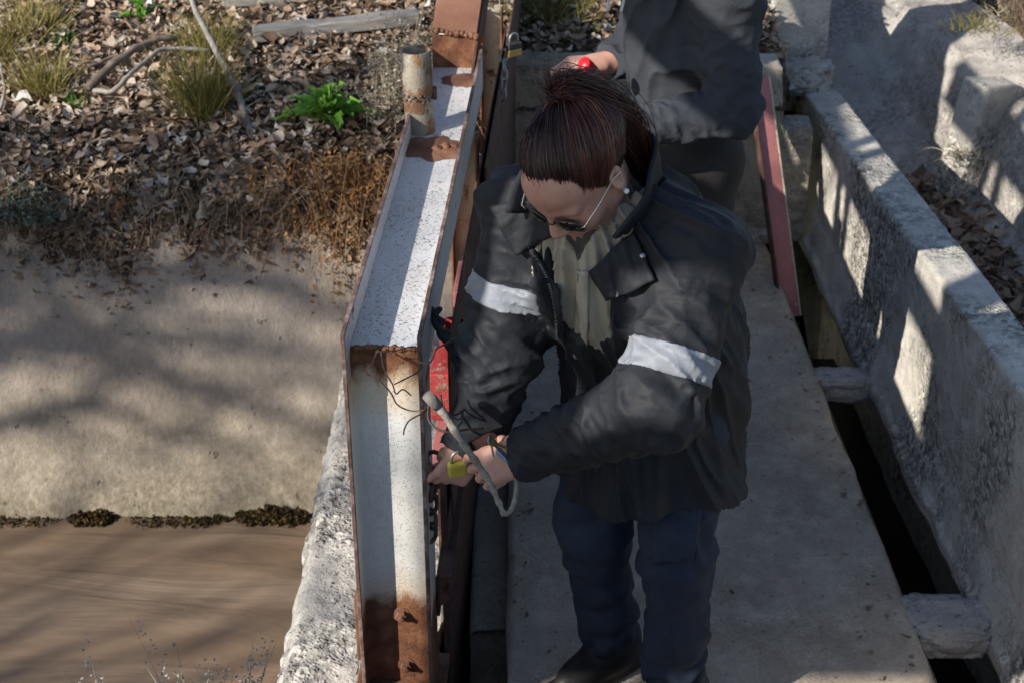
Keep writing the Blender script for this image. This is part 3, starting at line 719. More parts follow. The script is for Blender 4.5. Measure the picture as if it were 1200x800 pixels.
def ribbons(name, base, dirs, length, width, droop, mat, rng, seg=5, parent=None, curl=.0, arange=(0, 1)):
    """n tapered blades: base (n,3), dirs (n,3) start direction, droop pulls them down along their length"""
    n = len(base); t = np.linspace(0, 1, seg + 1)
    d = dirs / np.linalg.norm(dirs, axis=1, keepdims=True)
    side = np.cross(d, rng.standard_normal((n, 3))); side /= np.linalg.norm(side, axis=1, keepdims=True) + 1e-6
    ck = rng.standard_normal((n, 3)) * curl
    C = base[:, None] + length[:, None, None] * (d[:, None] * t[None, :, None] + (np.array([0, 0, -1.])[None, None] * droop[:, None, None] + ck[:, None]) * (t ** 2)[None, :, None])
    w = (width[:, None] * (1 - .85 * t ** 1.5)[None])[..., None] * side[:, None] * .5
    V = np.stack([C - w, C + w], 2).reshape(-1, 3)
    i = (np.arange(seg) * 2)[None] + (np.arange(n) * (seg + 1) * 2)[:, None]
    F = np.stack([i, i + 1, i + 3, i + 2], -1).reshape(-1, 4)
    a = np.repeat(rng.uniform(*arange, n), (seg + 1) * 2)
    return link(name, npmesh(name, V, F, a), mat, parent)
def tuft(px, py, n, h, spread, rad, label, mat='grass', group='grass tufts on the far bank', name='grass_tuft', width=.0032, droop=.35, arange=(0, 1)):
    c = on_bank(px, py); rng = np.random.default_rng(int(px * 7 + py))
    b = np.stack([rng.normal(0, rad, n), rng.normal(0, rad, n), np.full(n, -.01)], -1)
    d = np.stack([rng.normal(0, spread, n) + b[:, 0] * 4, rng.normal(0, spread, n) + b[:, 1] * 4, np.ones(n)], -1)
    o = ribbons(name, b, d, rng.uniform(.5, 1.1, n) * h, np.full(n, width), rng.uniform(.1, 1., n) * droop, M[mat], rng, arange=arange)
    o.location = c; return tag(o, label, 'grass tuft' if 'grass' in name else 'plant', group, 'stuff' if 'patch' in label else None)
tuft(240, 132, 520, .30, .30, .035, 'tallest yellow-green grass tuft on the bank behind the leaning grey stick')
tuft(246, 66, 300, .24, .35, .035, 'yellow-green grass tuft at the top of the bank above the tallest tuft')
tuft(52, 110, 420, .22, .42, .035, 'olive grass tuft at the left below the green sprig')
tuft(40, 34, 300, .20, .5, .05, 'straw yellow grass tuft in the top left corner', arange=(.4, 1))
tuft(4, 66, 260, .17, .5, .04, 'dark olive grass tuft cut by the left edge of the picture', arange=(0, .6))
tuft(640, 14, 420, .16, .7, .07, 'dark olive grass tuft on the bank behind the back wall', arange=(0, .7))
tuft(88, 128, 70, .09, .5, .02, 'small fresh green grass sprig under the fallen branches', mat='green', droop=.2)
tuft(75, 52, 60, .09, .5, .02, 'small fresh green grass sprig near the top left tufts', mat='green', droop=.2)
tuft(1150, 30, 160, .07, .9, .06, 'low green grass patch on the bank in the upper right corner', mat='grass', arange=(0, .5))
tuft(1180, 12, 160, .07, .9, .07, 'sparse straw grass patch at the extreme upper right', mat='straw')
tuft(665, 42, 60, .06, .8, .010, 'tiny green weed in the litter left of the dry stick', mat='green', name='weed')
tuft(700, 38, 70, .06, .8, .010, 'tiny green weed just right of the other one behind the wall', mat='green', name='weed')

# dry stems tangled in the litter and hanging over the lip of the lining
n = 2600; rg2 = np.random.default_rng(5)
b = scatter(n, -2.4, .0, 4.36, 6.2, rg2, .04)
d = np.stack([rg2.normal(0, 1, n), rg2.normal(0, 1, n) - .3, rg2.uniform(-.1, .6, n)], -1)
tag(ribbons('dry_stems', b, d, rg2.uniform(.05, .18, n), np.full(n, .0028), rg2.uniform(0, .7, n), M['drystem'], rg2, curl=.25), 'thin dry stems tangled through the leaves of the far bank', 'dry stems', kind='stuff')
n = 2200; b = scatter(n, -2.4, -.1, 4.30, 4.56, rg2, .05)
d = np.stack([rg2.normal(0, .8, n), rg2.normal(-.9, .4, n), rg2.uniform(-.2, .7, n)], -1)
tag(ribbons('hanging_stems', b, d, rg2.uniform(.06, .30, n) * rg2.uniform(.4, 1, n), np.full(n, .0027), rg2.uniform(.3, 1.2, n), M['drystem'], rg2, curl=.25), 'dry roots and stems hanging over the lip of the concrete lining', 'dry stems', kind='stuff')
# rust-orange dead weed spilling down near the frame
def orange_weed(px, py, n, spread, ln, label):
    c = on_bank(px, py); rng = np.random.default_rng(int(px + py)); root = empty('dead_weed', c, 0, label, 'dead weed', 'rust-orange dead weeds hanging over the lining')
    b = np.stack([rng.normal(0, spread, n), rng.normal(-.02, .05, n), rng.normal(.0, .03, n)], -1)
    d = np.stack([rng.normal(0, .35, n), rng.normal(-.55, .25, n), rng.uniform(-.5, .5, n)], -1)
    L = rng.uniform(.5, 1.15, n) * ln; dr = rng.uniform(.5, 1.1, n)
    tag(ribbons('stems', b, d, L, np.full(n, .003), dr, M['orange'], rng, parent=root, curl=.12), kind='stuff')
    k = n * 9; ii = rng.integers(0, n, k); t = rng.uniform(.25, 1, k); dn = d / np.linalg.norm(d, axis=1, keepdims=True)
    p = b[ii] + L[ii, None] * (dn[ii] * t[:, None] + np.array([0, 0, -1.]) * (dr[ii] * t ** 2)[:, None]) + rng.normal(0, .006, (k, 3))
    tag(leaves('flakes', p, rng.uniform(.007, .017, k), 1.2, M['orange'], rng, 1., root), kind='stuff')
orange_weed(398, 190, 230, .085, .33, 'large rust-orange dead weed hanging over the lining beside the frame')
orange_weed(436, 200, 120, .05, .30, 'narrow rust-orange dead weed touching the steel beam')
orange_weed(348, 200, 80, .07, .18, 'thin rust-orange dead weed left of the large one')
orange_weed(140, 236, 26, .03, .10, 'small rust-orange dead weed under the fallen branches')
# pale dry weed by the frame
def dry_weed(px, py, n, h, label, mat, name='dry_weed', spread=.3, rad=.03, base=None, flake=.010, per=14, group=None, lean=(0, 0)):
    c = base if base is not None else on_bank(px, py); rng = np.random.default_rng(int(px * 3 + py)); root = empty(name, c, 0, label, 'shrub', group)
    b = np.stack([rng.normal(0, rad, n), rng.normal(0, rad, n), np.zeros(n)], -1)
    d = np.stack([rng.normal(lean[0], spread, n), rng.normal(lean[1], spread, n), np.ones(n)], -1); L = rng.uniform(.4, 1.05, n) * h; dr = rng.uniform(0, .2, n)
    tag(ribbons('stems', b, d, L, np.full(n, .0042 if mat == 'silver' else .0032), dr, M[mat], rng, parent=root, curl=.10), kind='stuff')
    k = n * per; ii = rng.integers(0, n, k); t = rng.uniform(.3, 1.02, k); dn = d / np.linalg.norm(d, axis=1, keepdims=True)
    p = b[ii] + L[ii, None] * (dn[ii] * t[:, None] + np.array([0, 0, -1.]) * (dr[ii] * t ** 2)[:, None]) + rng.normal(0, .007, (k, 3))
    tag(leaves('leaves', p, rng.uniform(.5, 1.3, k) * flake, 1.2, M[mat], rng, 1., root), kind='stuff')
    return root
dry_weed(478, 118, 95, .36, 'pale dry weed with upright stalks beside the rusted post', 'straw', spread=.22, rad=.05)
dry_weed(455, 150, 40, .22, 'short pale dry stalks in front of the taller dry weed', 'straw', spread=.3, rad=.05)
dry_weed(22, 262, 60, .16, 'grey-green shrub on the lip of the lining at the left edge', 'greygreen', 'low_shrub', .7, .05, flake=.014, per=26)
dry_weed(240, 800, 80, .36, 'silver-grey shrub poking up from the near bank at the bottom', 'silver', 'silver_shrub', .24, .05, base=Vector((-.535, 1.93, .33)), flake=.0065, per=34)
# fresh green leafy plant: each leaf a mesh of its own
def leafmesh(seed, L=.14, Wd=.045):
    rnd = random.Random(seed); nu, nv = 6, 9; v = []; a = []
    for j in range(nv + 1):
        t = j / nv; w = Wd * (math.sin(math.pi * min(1, t * .82 + .10)) ** .8) * (1 + .22 * math.sin(t * 22 + seed))
        for i in range(nu + 1):
            s = i / nu * 2 - 1
            v.append((s * w * .5, L * t * .92, L * (.55 * t - .55 * t * t) + .35 * abs(s) * w - .010 * math.sin(t * 25 + s * 2 + seed) * abs(s)))
            a.append(.25 + .5 * abs(s) + .25 * rnd.random())
    f = [(j * (nu + 1) + i, j * (nu + 1) + i + 1, (j + 1) * (nu + 1) + i + 1, (j + 1) * (nu + 1) + i) for j in range(nv) for i in range(nu)]
    me = npmesh('leaf', v, f, a); me.materials.append(M['green']); me.polygons.foreach_set('use_smooth', [True] * len(f)); return me
LM = [leafmesh(k) for k in range(5)]
def rosette(px, py, n, sc, label):
    root = empty('leafy_plant', on_bank(px, py), 0, label, 'plant'); rnd = random.Random(px)
    for k in range(n):
        o = bpy.data.objects.new('leaf', LM[k % 5]); COL.objects.link(o); o.parent = root
        e = k / n; o.rotation_euler = (R(lerp(78, 8, e) + rnd.uniform(-12, 12)), 0, k * 2.399 + rnd.uniform(-.3, .3)); s = sc * rnd.uniform(.8, 1.15) * lerp(.85, 1.1, e); o.scale = (s, s, s)
rosette(384, 146, 30, 1.12, 'bright green leafy plant on the bank left of the steel frame')
rosette(166, 24, 7, .75, 'small bright green seedling at the top of the bank')
rosette(185, 20, 4, .5, 'tiny green seedling beside the larger seedling at the top') if False else None

# dead branches and timbers
def stick(name, pts, r0, r1, mat, label, cat='branch', jit=.0, sides=8, group=None):
    q = catmull(pts, 7); q = [p + Vector((fbm(p * 9), fbm(p * 9 + Vector((5, 0, 0))), fbm(p * 9 + Vector((0, 5, 0))))) * jit for p in q]
    o = MB().tube([p - q[0] for p in q], [lerp(r0, r1, i / len(q)) * (1 + .12 * fbm(p * 25)) for i, p in enumerate(q)], sides).build(name, mat, None, True)
    o.location = q[0]; return tag(o, label, cat, group)
def ob(px, py, up=.02): return on_bank(px, py) + Vector((0, 0, up))
p0 = ob(297, 163, .012); p1 = at(222, -6, Y=5.25)
stick('leaning_stick', [p0, p0.lerp(p1, .35) + Vector((.008, 0, .01)), p0.lerp(p1, .7), p1], .014, .009, M['bark'], 'straight grey stick leaning across the tall grass tuft', jit=.006)
stick('fallen_branch', [ob(104, 118, .04), ob(140, 98, .075), ob(175, 78, .085), ob(212, 62, .06)], .015, .011, M['barkbrown'], 'thicker fallen branch lying left of the tall tuft', jit=.012)
stick('fallen_branch', [ob(110, 122, .04), ob(138, 122, .055), ob(165, 104, .075), ob(195, 84, .075), ob(246, 76, .05)], .009, .007, M['bark'], 'thin curved fallen branch in front of the thicker one', jit=.012)
stick('fallen_branch', [ob(105, 92, .04), ob(135, 86, .06), ob(175, 80, .07)], .007, .004, M['barkbrown'], 'short thin fallen branch behind the thicker one', jit=.012)
stick('fallen_branch', [ob(0, 142), ob(8, 120, .06), ob(4, 100, .08)], .006, .004, M['bark'], 'bare grey twig at the left edge', jit=.012)
stick('dry_stick', [ob(738, 58, .02), at(712, 28, Y=5.35), at(683, -4, Y=5.6)], .014, .010, M['paletwig'], 'pale dry stick leaning on the bank behind the back wall', jit=.006)
def timber(a, b, w, h, label):
    ax = (b - a); L = ax.length; o = empty('x') if False else None
    mb = MB(); n = 14
    vs = []
    for i in range(n + 1):
        t = i / n
        for sx, sz in ((-1, 0), (1, 0), (1, 1), (-1, 1)):
            vs.append((t * L, sx * w / 2 * (1 + .12 * fbm((t * 3, sx, 1))), sz * h * (1 + .15 * fbm((t * 3, sz, sx + 3)))))
    fs = [(i * 4 + j, (i + 1) * 4 + j, (i + 1) * 4 + (j + 1) % 4, i * 4 + (j + 1) % 4) for i in range(n) for j in range(4)] + [(0, 1, 2, 3), (n * 4 + 3, n * 4 + 2, n * 4 + 1, n * 4)]
    mb.add(vs, fs); o = mb.build('timber', M['wood']); bevel(o, .006, 2)
    o.rotation_euler = ax.to_track_quat('X', 'Z').to_euler(); o.location = a; return tag(o, label, 'timber')
timber(ob(298, 54, .02), ob(492, 36, .03), .07, .045, 'long grey weathered timber lying on the bank left of the dry weed')
timber(ob(262, 14, .02), ob(400, 2, .02), .06, .04, 'grey weathered timber at the top edge behind the other timber')
stick('root', [Vector((1.84, 5.02, .47)), Vector((1.98, 5.12, .56)), Vector((2.15, 5.2, .62)), Vector((2.4, 5.3, .62))], .03, .05, M['barkbrown'], 'weathered grey root ending on the side channel wall', 'root', jit=.02, sides=12)
tuft(1092, 120, 60, .13, 1.1, .02, 'straw-coloured dry grass wisp in the corner of the side channel', mat='straw', droop=.9, group=None).location = Vector((1.60, 5.12, .22))

# moss along the water line
def moss(name, px0, px1, h, n, label, seed):
    rng = np.random.default_rng(seed); x0, x1 = at(px0, 610, z=WATER_Z + .02).x, at(px1, 610, z=WATER_Z + .02).x
    x = rng.uniform(x0, x1, n); e = np.clip(np.minimum(x - x0, x1 - x) / (.25 * (x1 - x0) + 1e-6), 0, 1) ** .6
    hh = h * (.25 + .75 * e) * (.55 + .75 * np.array([abs(mnoise.noise((q * 19, seed, 0))) for q in x]) + .35 * np.array([mnoise.noise((q * 60, seed, 3)) for q in x])); t = rng.uniform(0, 1, n); z = WATER_Z - .012 + hh * t; y = 3.92 + .46 * (z - WATER_Z) / .8 - rng.uniform(.0, .06, n) * e * np.sin(np.pi * np.clip(1 - t * .8, 0, 1))
    p = np.stack([x, y, z], -1); c = p.mean(0); p -= c
    o = leaves(name, p, rng.uniform(.008, .018, n), 1.3, M['moss'], rng, 1.); o.location = c
    return tag(o, label, 'moss', 'moss along the water line')
moss('moss', 73, 134, .050, 1500, 'dark brown moss clump at the water line on the left', 1)
moss('moss', 272, 368, .060, 2400, 'larger dark moss clump at the water line next to the sill', 2)
tag(moss('moss_strip', -40, 75, .020, 700, 'thin yellowish moss strip left of the dark clump', 3), cat='moss')
moss('moss_strip', 134, 272, .024, 1300, 'yellow-brown moss strip between the two dark clumps', 4)

# bare winter tree on the near bank, left behind the camera: its branches shade the lining
def bare_tree(base, label):
    root = empty('bare_tree', base, 0, label, 'tree'); rnd = random.Random(12)
    trunk, crown = MB(), MB(); B = Vector((0, 0, 0))
    tp = [B, Vector((.1, .05, 1.3)), Vector((.15, .0, 2.6)), Vector((.3, .05, 3.4)), Vector((.4, .0, 4.2)), Vector((.5, .05, 4.9))]
    tq = catmull(tp, 5); trunk.tube(tq, [.17 * (1 - .72 * i / len(tq)) for i in range(len(tq))], 10)
    def grow(p, d, L, r, lvl):
        n = 6; pts = [p]; dd = d.normalized()
        for i in range(n):
            dd = (dd + Vector((rnd.gauss(0, .16), rnd.gauss(0, .16), rnd.gauss(.02, .12)))).normalized(); pts.append(pts[-1] + dd * L / n)
        crown.tube(pts, [r * (1 - .75 * i / n) for i in range(n + 1)], 5 if lvl < 2 else 3, cap=False)
        if lvl >= 3: return
        for k in range((5, 5, 4)[lvl]):
            t = rnd.uniform(.25, 1); i = min(n - 1, int(t * n)); q = pts[i].lerp(pts[i + 1], t * n - i)
            nd = (dd + Vector((rnd.gauss(-.2, .5), rnd.gauss(0, .35), rnd.gauss(0, .35)))).normalized()
            grow(q, nd, L * rnd.uniform(.35, .6), r * (.42, .4, .45)[lvl], lvl + 1)
    for k in range(17):
        p = tq[int(len(tq) * (.38 + .036 * k)) - 1]
        grow(p, Vector((1.5, rnd.uniform(-.32, .32), rnd.uniform(-.12, .28))), rnd.uniform(1.8, 2.7), rnd.uniform(.03, .07), 0)
    trunk.build('trunk', M['barkbrown'], root, True); crown.build('crown', M['barkbrown'], root)
bare_tree(Vector((-9.3, -.72, .75)), 'bare winter tree with spreading branches on the near bank')

# grit and leaf bits on the bay floor
nb_ = 240; pb = np.stack([rg.uniform(.0, .94, nb_), rg.uniform(2.5, 4.8, nb_), np.full(nb_, .004)], -1); pb[:90, 0] = .93 - np.abs(rg.normal(0, .06, 90)); pb[90:130, 0] = np.abs(rg.normal(0, .03, 40))
tag(leaves('floor_debris', pb, np.clip(rg.lognormal(math.log(.009), .5, nb_), .004, .03), .25, M['leaf'], rg, .6), 'grit and leaf crumbs scattered on the bay floor', 'debris', kind='stuff')

nl = 2600; xl_ = rg.uniform(-2.4, -.12, nl); yl_ = np.array([bank_y0(q) for q in xl_]) + rg.normal(-.035, .035, nl)
zl_ = np.array([max(WATER_Z + .8 * (b_ - 3.92) / .46 + .006, bank_z(a_, b_) - .12 * (1 - sstep(0, .05, b_ - bank_y0(a_) + .06)) if b_ > bank_y0(a_) - .05 else -9) for a_, b_ in zip(xl_, yl_)]) + rg.uniform(0, .02, nl)
tag(leaves('spilled_leaves', np.stack([xl_, yl_, zl_], -1), np.clip(rg.lognormal(math.log(.017), .5, nl), .006, .045), .7, M['leaf'], rg, .75), 'crumbled leaves and soil spilling over the lip of the concrete lining', 'leaf litter', kind='stuff')
# ================================================================== people: signed-distance sculpting
def worg(p):
    o = np.zeros(3)
    while p: o += np.array(p.location); p = p.parent
    return o
class Sdf:
    def __init__(s, lo, hi, vox):
        s.lo = np.array(lo, np.float32); s.vox = vox
        s.n = np.ceil((np.array(hi) - s.lo) / vox).astype(int) + 1
        s.ax = [(s.lo[i] + vox * np.arange(s.n[i])).astype(np.float32) for i in range(3)]
        s.d = np.full(s.n, .2, np.float32)
    def sl(s, lo, hi):
        a = np.clip(np.floor((np.array(lo) - s.lo) / s.vox).astype(int), 0, s.n); b = np.clip(np.ceil((np.array(hi) - s.lo) / s.vox).astype(int) + 1, 0, s.n)
        k = tuple(slice(a[i], b[i]) for i in range(3))
        return k, (s.ax[0][k[0]][:, None, None], s.ax[1][k[1]][None, :, None], s.ax[2][k[2]][None, None, :])
    def merge(s, k, dn, sm, sub=False):
        if dn.size == 0: return
        o = s.d[k]
        if sub: o = -o
        h = np.maximum(sm - np.abs(o - dn), 0) / max(sm, 1e-6)
        r = np.minimum(o, dn) - h * h * sm * .25
        s.d[k] = -r if sub else r
    def cone(s, a, b, ra, rb, k=.012, fd=None, ff=1., sub=False):
        """tapered capsule; space squashed by ff along unit vector fd"""
        a = np.array(a, np.float32); b = np.array(b, np.float32); m = max(ra, rb) + .05
        q, (X, Y, Z) = s.sl(np.minimum(a, b) - m, np.maximum(a, b) + m)
        x, y, z = X - a[0], Y - a[1], Z - a[2]; ba = b - a; L2 = float(ba @ ba) + 1e-9
        t = np.clip((x * ba[0] + y * ba[1] + z * ba[2]) / L2, 0, 1)
        x, y, z = x - t * ba[0], y - t * ba[1], z - t * ba[2]
        if fd is not None:
            e = (x * fd[0] + y * fd[1] + z * fd[2]) * (ff - 1); x, y, z = x + e * fd[0], y + e * fd[1], z + e * fd[2]
        s.merge(q, np.sqrt(x * x + y * y + z * z) - (ra + (rb - ra) * t), k, sub)
    def ell(s, c, r, ax=None, k=.012, sub=False):
        c = np.array(c, np.float32); m = max(r) + .05; q, (X, Y, Z) = s.sl(c - m, c + m)
        x, y, z = X - c[0], Y - c[1], Z - c[2]
        if ax is None: u, v, w = x, y, z
        else: u, v, w = [x * e[0] + y * e[1] + z * e[2] for e in ax]
        k0 = np.sqrt((u / r[0]) ** 2 + (v / r[1]) ** 2 + (w / r[2]) ** 2); k1 = np.sqrt((u / r[0] ** 2) ** 2 + (v / r[1] ** 2) ** 2 + (w / r[2] ** 2) ** 2)
        s.merge(q, k0 * (k0 - 1) / (k1 + 1e-6), k, sub)
    def box(s, c, h, ax, rd=.005, k=.006, sub=False):
        c = np.array(c, np.float32); m = float(np.linalg.norm(h)) + .03; q, (X, Y, Z) = s.sl(c - m, c + m)
        x, y, z = X - c[0], Y - c[1], Z - c[2]
        g = [np.abs(x * e[0] + y * e[1] + z * e[2]) - hh + rd for e, hh in zip(ax, h)]
        o = np.sqrt(sum(np.maximum(t, 0) ** 2 for t in g)); s.merge(q, o + np.minimum(np.maximum(np.maximum(g[0], g[1]), g[2]), 0) - rd, k, sub)
    def pts(s): return s.ax[0][:, None, None], s.ax[1][None, :, None], s.ax[2][None, None, :]
    def copy(s): c = Sdf.__new__(Sdf); c.__dict__.update(s.__dict__); c.d = s.d.copy(); return c
    def displace(s, fn, band=.024):
        m = np.abs(s.d) < band; i = np.argwhere(m); P = s.lo + i * s.vox
        s.d[m] += fn(P.astype(np.float32)).astype(np.float32)
    def sample(s, P):
        g = np.clip((P - s.lo) / s.vox, 0, np.array(s.n) - 1.001); i = g.astype(int); f = g - i; r = 0
        for a in (0, 1):
            for b in (0, 1):
                for c in (0, 1):
                    r = r + s.d[i[:, 0] + a, i[:, 1] + b, i[:, 2] + c] * (f[:, 0] if a else 1 - f[:, 0]) * (f[:, 1] if b else 1 - f[:, 1]) * (f[:, 2] if c else 1 - f[:, 2])
        return r
    def hit(s, o, dr, s0=1.6, s1=4.6, step=.004, lift=0.):
        o = np.broadcast_to(np.asarray(o, float), dr.shape); t = np.full(len(dr), s0); done = np.zeros(len(dr), bool)
        for _ in range(int((s1 - s0) / step)):
            v = s.sample(o + dr * t[:, None]); done |= v < lift; t = np.where(done, t, t + step)
            if done.all(): break
        return o + dr * t[:, None], done
    def mesh(s, name, mats, parent=None, relax=2):
        g = vdb.FloatGrid(.2); g.copyFromArray(np.ascontiguousarray(s.d)); P, Q = g.convertToQuads(0.0)
        P = P * s.vox + s.lo; Q = Q[:, ::-1]
        # light Laplacian relax removes the voxel stepping
        for it in range(relax):
            I = np.concatenate([Q[:, a] for a in range(4)] + [Q[:, (a + 1) % 4] for a in range(4)]); K = np.concatenate([Q[:, (a + 1) % 4] for a in range(4)] + [Q[:, a] for a in range(4)])
            cnt = np.bincount(I, minlength=len(P)); acc = np.stack([np.bincount(I, P[K, c], len(P)) for c in range(3)], -1)
            P = P * .45 + .55 * acc / np.maximum(cnt, 1)[:, None]
        org = worg(parent)
        return link(name, npmesh(name, P - org, Q), mats, parent, True)
_LAT = np.random.default_rng(3).uniform(-1, 1, (32, 32, 32)).astype(np.float32)
def vnoise(P, f, seed=0):
    g = (np.asarray(P, np.float32) * np.float32(f) + np.float32(seed * 7.31 % 32)).T; i = np.floor(g).astype(np.int32); t = g - i; t = t * t * (3 - 2 * t); r = 0
    x0, y0, z0 = (i[0] & 31) << 10, (i[1] & 31) << 5, i[2] & 31; x1, y1, z1 = ((i[0] + 1) & 31) << 10, ((i[1] + 1) & 31) << 5, (i[2] + 1) & 31
    F_ = _LAT.ravel(); u, v, w = t
    def lz(xy): q = F_[xy + z0]; return q + (F_[xy + z1] - q) * w
    a0 = lz(x0 + y0); a0 += (lz(x0 + y1) - a0) * v; a1 = lz(x1 + y0); a1 += (lz(x1 + y1) - a1) * v
    return a0 + (a1 - a0) * u
def ridge(P, f, seed):                                    # sharp creases, 0..1
    return (1 - np.abs(vnoise(P, f, seed))) ** 3
def axis_coords(P, a, b):
    a, b = np.array(a), np.array(b); ax = unit(b - a); e1 = unit(np.cross(ax, V(.3, .2, 1))); e2 = np.cross(ax, e1); q = P - a
    s_ = q @ ax; x_, y_ = q @ e1, q @ e2; return s_ / np.linalg.norm(b - a), s_, np.arctan2(y_, x_), np.sqrt(x_ * x_ + y_ * y_)
def creases(s_, th, r, fs, ft, shear, seed):
    """long folds: noise stretched along the fold, seamless round the limb"""
    Q = np.stack([s_ * fs + shear * np.sin(th + seed), np.cos(th) * ft + seed, np.sin(th) * ft + .3 * s_ * fs], -1)
    return (1 - np.abs(vnoise(Q, 1, seed))) ** 2.2 - .45
def limb_folds(P, a, b, r, freq, amp, seed, tw=6.):
    """ring-like folds round the axis a-b, strongest near b"""
    a, b = np.array(a), np.array(b); ba = b - a; L = np.linalg.norm(ba); ba = ba / L
    q = P - a; s_ = q @ ba; rad = np.linalg.norm(q - s_[:, None] * ba, axis=1)
    w = np.clip(1 - np.abs(s_ / L - .75) / .75, 0, 1) * np.clip(1.5 - rad / r, 0, 1)
    o = np.zeros(len(P), np.float32); m = w > 0; Pm = P[m]
    o[m] = amp * w[m] * np.sin(freq * s_[m] + tw * vnoise(Pm, 9, seed) + 3 * vnoise(Pm, 22, seed + 1)); return o

M['skin'] = None
def skin_mat(name, a, b):
    m, nt, p = newmat(name); g = G(nt)
    nt.links.new(g.ramp(g.noise(28, 5, .6), [(.3, a), (.7, b)]), p.inputs['Base Color'])
    p.inputs['Roughness'].default_value = .5; p.inputs['Specular IOR Level'].default_value = .35
    p.inputs['Subsurface Weight'].default_value = .12; p.inputs['Subsurface Radius'].default_value = (.6, .25, .15); p.inputs['Subsurface Scale'].default_value = .006
    nt.links.new(g.bump(g.noise(420, 3, .6), .18, .001), p.inputs['Normal']); return m
M['skin'] = skin_mat('skin', (.43, .23, .175), (.53, .305, .24))
M['lip'] = simple('lips', [(.33, .11, .10), (.40, .15, .13)], 60, .45, 90, .1, .001)
def cloth(name, a, b, bump=.25, rough=.75, weave=900, sheen=.0):
    m, nt, p = newmat(name); g = G(nt)
    nt.links.new(g.ramp(g.noise(9, 6, .65), [(.3, a), (.7, b)]), p.inputs['Base Color'])
    p.inputs['Roughness'].default_value = rough; p.inputs['Specular IOR Level'].default_value = .25; p.inputs['Sheen Weight'].default_value = sheen; p.inputs['Sheen Roughness'].default_value = .5
    rd = g.n('ShaderNodeTexNoise', noise_type='RIDGED_MULTIFRACTAL'); nt.links.new(g.tc.outputs['Object'], rd.inputs['Vector']); rd.inputs['Scale'].default_value = 9; rd.inputs['Detail'].default_value = 4; rd.inputs['Distortion'].default_value = .7
    n0 = g.bump(rd.outputs['Fac'], bump * .9, .010); n1 = g.bump(g.noise(26, 5, .6, None, .6), bump, .008, n0); n2 = g.bump(g.noise(weave, 2, .5), .25, .0008, n1)
    nt.links.new(n2, p.inputs['Normal']); return m
M['jacket'] = cloth('black_jacket_fabric', (.014, .016, .021), (.022, .0245, .031), .4, .66)
M['lining'] = cloth('jacket_lining', (.012, .014, .022), (.02, .022, .032))
M['reflect'] = cloth('silver_reflective_tape', (.19, .21, .245), (.25, .27, .31), .5, .5, 600, 0)
M['beige'] = cloth('beige_shirt_fabric', (.30, .275, .225), (.38, .35, .29), .3, .85)
M['tee'] = cloth('dark_tee_fabric', (.05, .05, .05), (.075, .073, .07))
M['navy'] = cloth('navy_trouser_fabric', (.018, .027, .046), (.028, .040, .064), .4)
M['hoodie'] = cloth('charcoal_sweatshirt_fabric', (.034, .039, .049), (.048, .054, .065), .4, .9)
M['darkpant'] = cloth('dark_trouser_fabric', (.018, .016, .016), (.03, .027, .026), .3)
M['shoe'] = simple('dark_leather', [(.014, .013, .013), (.03, .028, .027)], 30, .5, 90, .3, .002)
M['chrome'] = simple('polished_metal', [(.62, .58, .50), (.75, .71, .63)], 30, .25, 90, 0, .001, metal=1)
M['lens'] = simple('dark_sunglass_lens', [(.006, .007, .008), (.010, .011, .012)], 30, .06, 90, 0, .001, spec=.6)
M['pearl'] = simple('pearl', [(.75, .77, .82), (.85, .87, .92)], 30, .18, 90, 0, .001, spec=.6)
M['eye'] = simple('eye', [(.55, .52, .50), (.62, .60, .58)], 30, .2, 90, 0, .001)
M['bluekey'] = simple('pale_blue_metal', [(.22, .30, .42), (.32, .42, .56)], 60, .35, 90, .2, .001, metal=.5)
M['yellow'] = simple('yellow_lock_cover', [(.42, .36, .05), (.55, .48, .09)], 40, .5, 90, .3, .001)
M['redplastic'] = simple('red_plastic', [(.48, .012, .018), (.60, .02, .03)], 30, .35, 90, .1, .001)
M['cord'] = simple('white_cord', [(.5, .49, .47), (.62, .6, .58)], 60, .8, 90, .3, .001)
def hair_mat(name, stops, rough=.38):
    m, nt, p = newmat(name); g = G(nt); a = g.n('ShaderNodeAttribute', attribute_name='rnd')
    nt.links.new(g.ramp(a.outputs['Fac'], stops), p.inputs['Base Color']); p.inputs['Roughness'].default_value = rough
    p.inputs['Specular IOR Level'].default_value = .55; return m
M['hair'] = hair_mat('dark_red_brown_hair', [(0, (.018, .009, .009)), (.45, (.045, .018, .017)), (.8, (.12, .038, .027)), (1, (.26, .10, .06))])

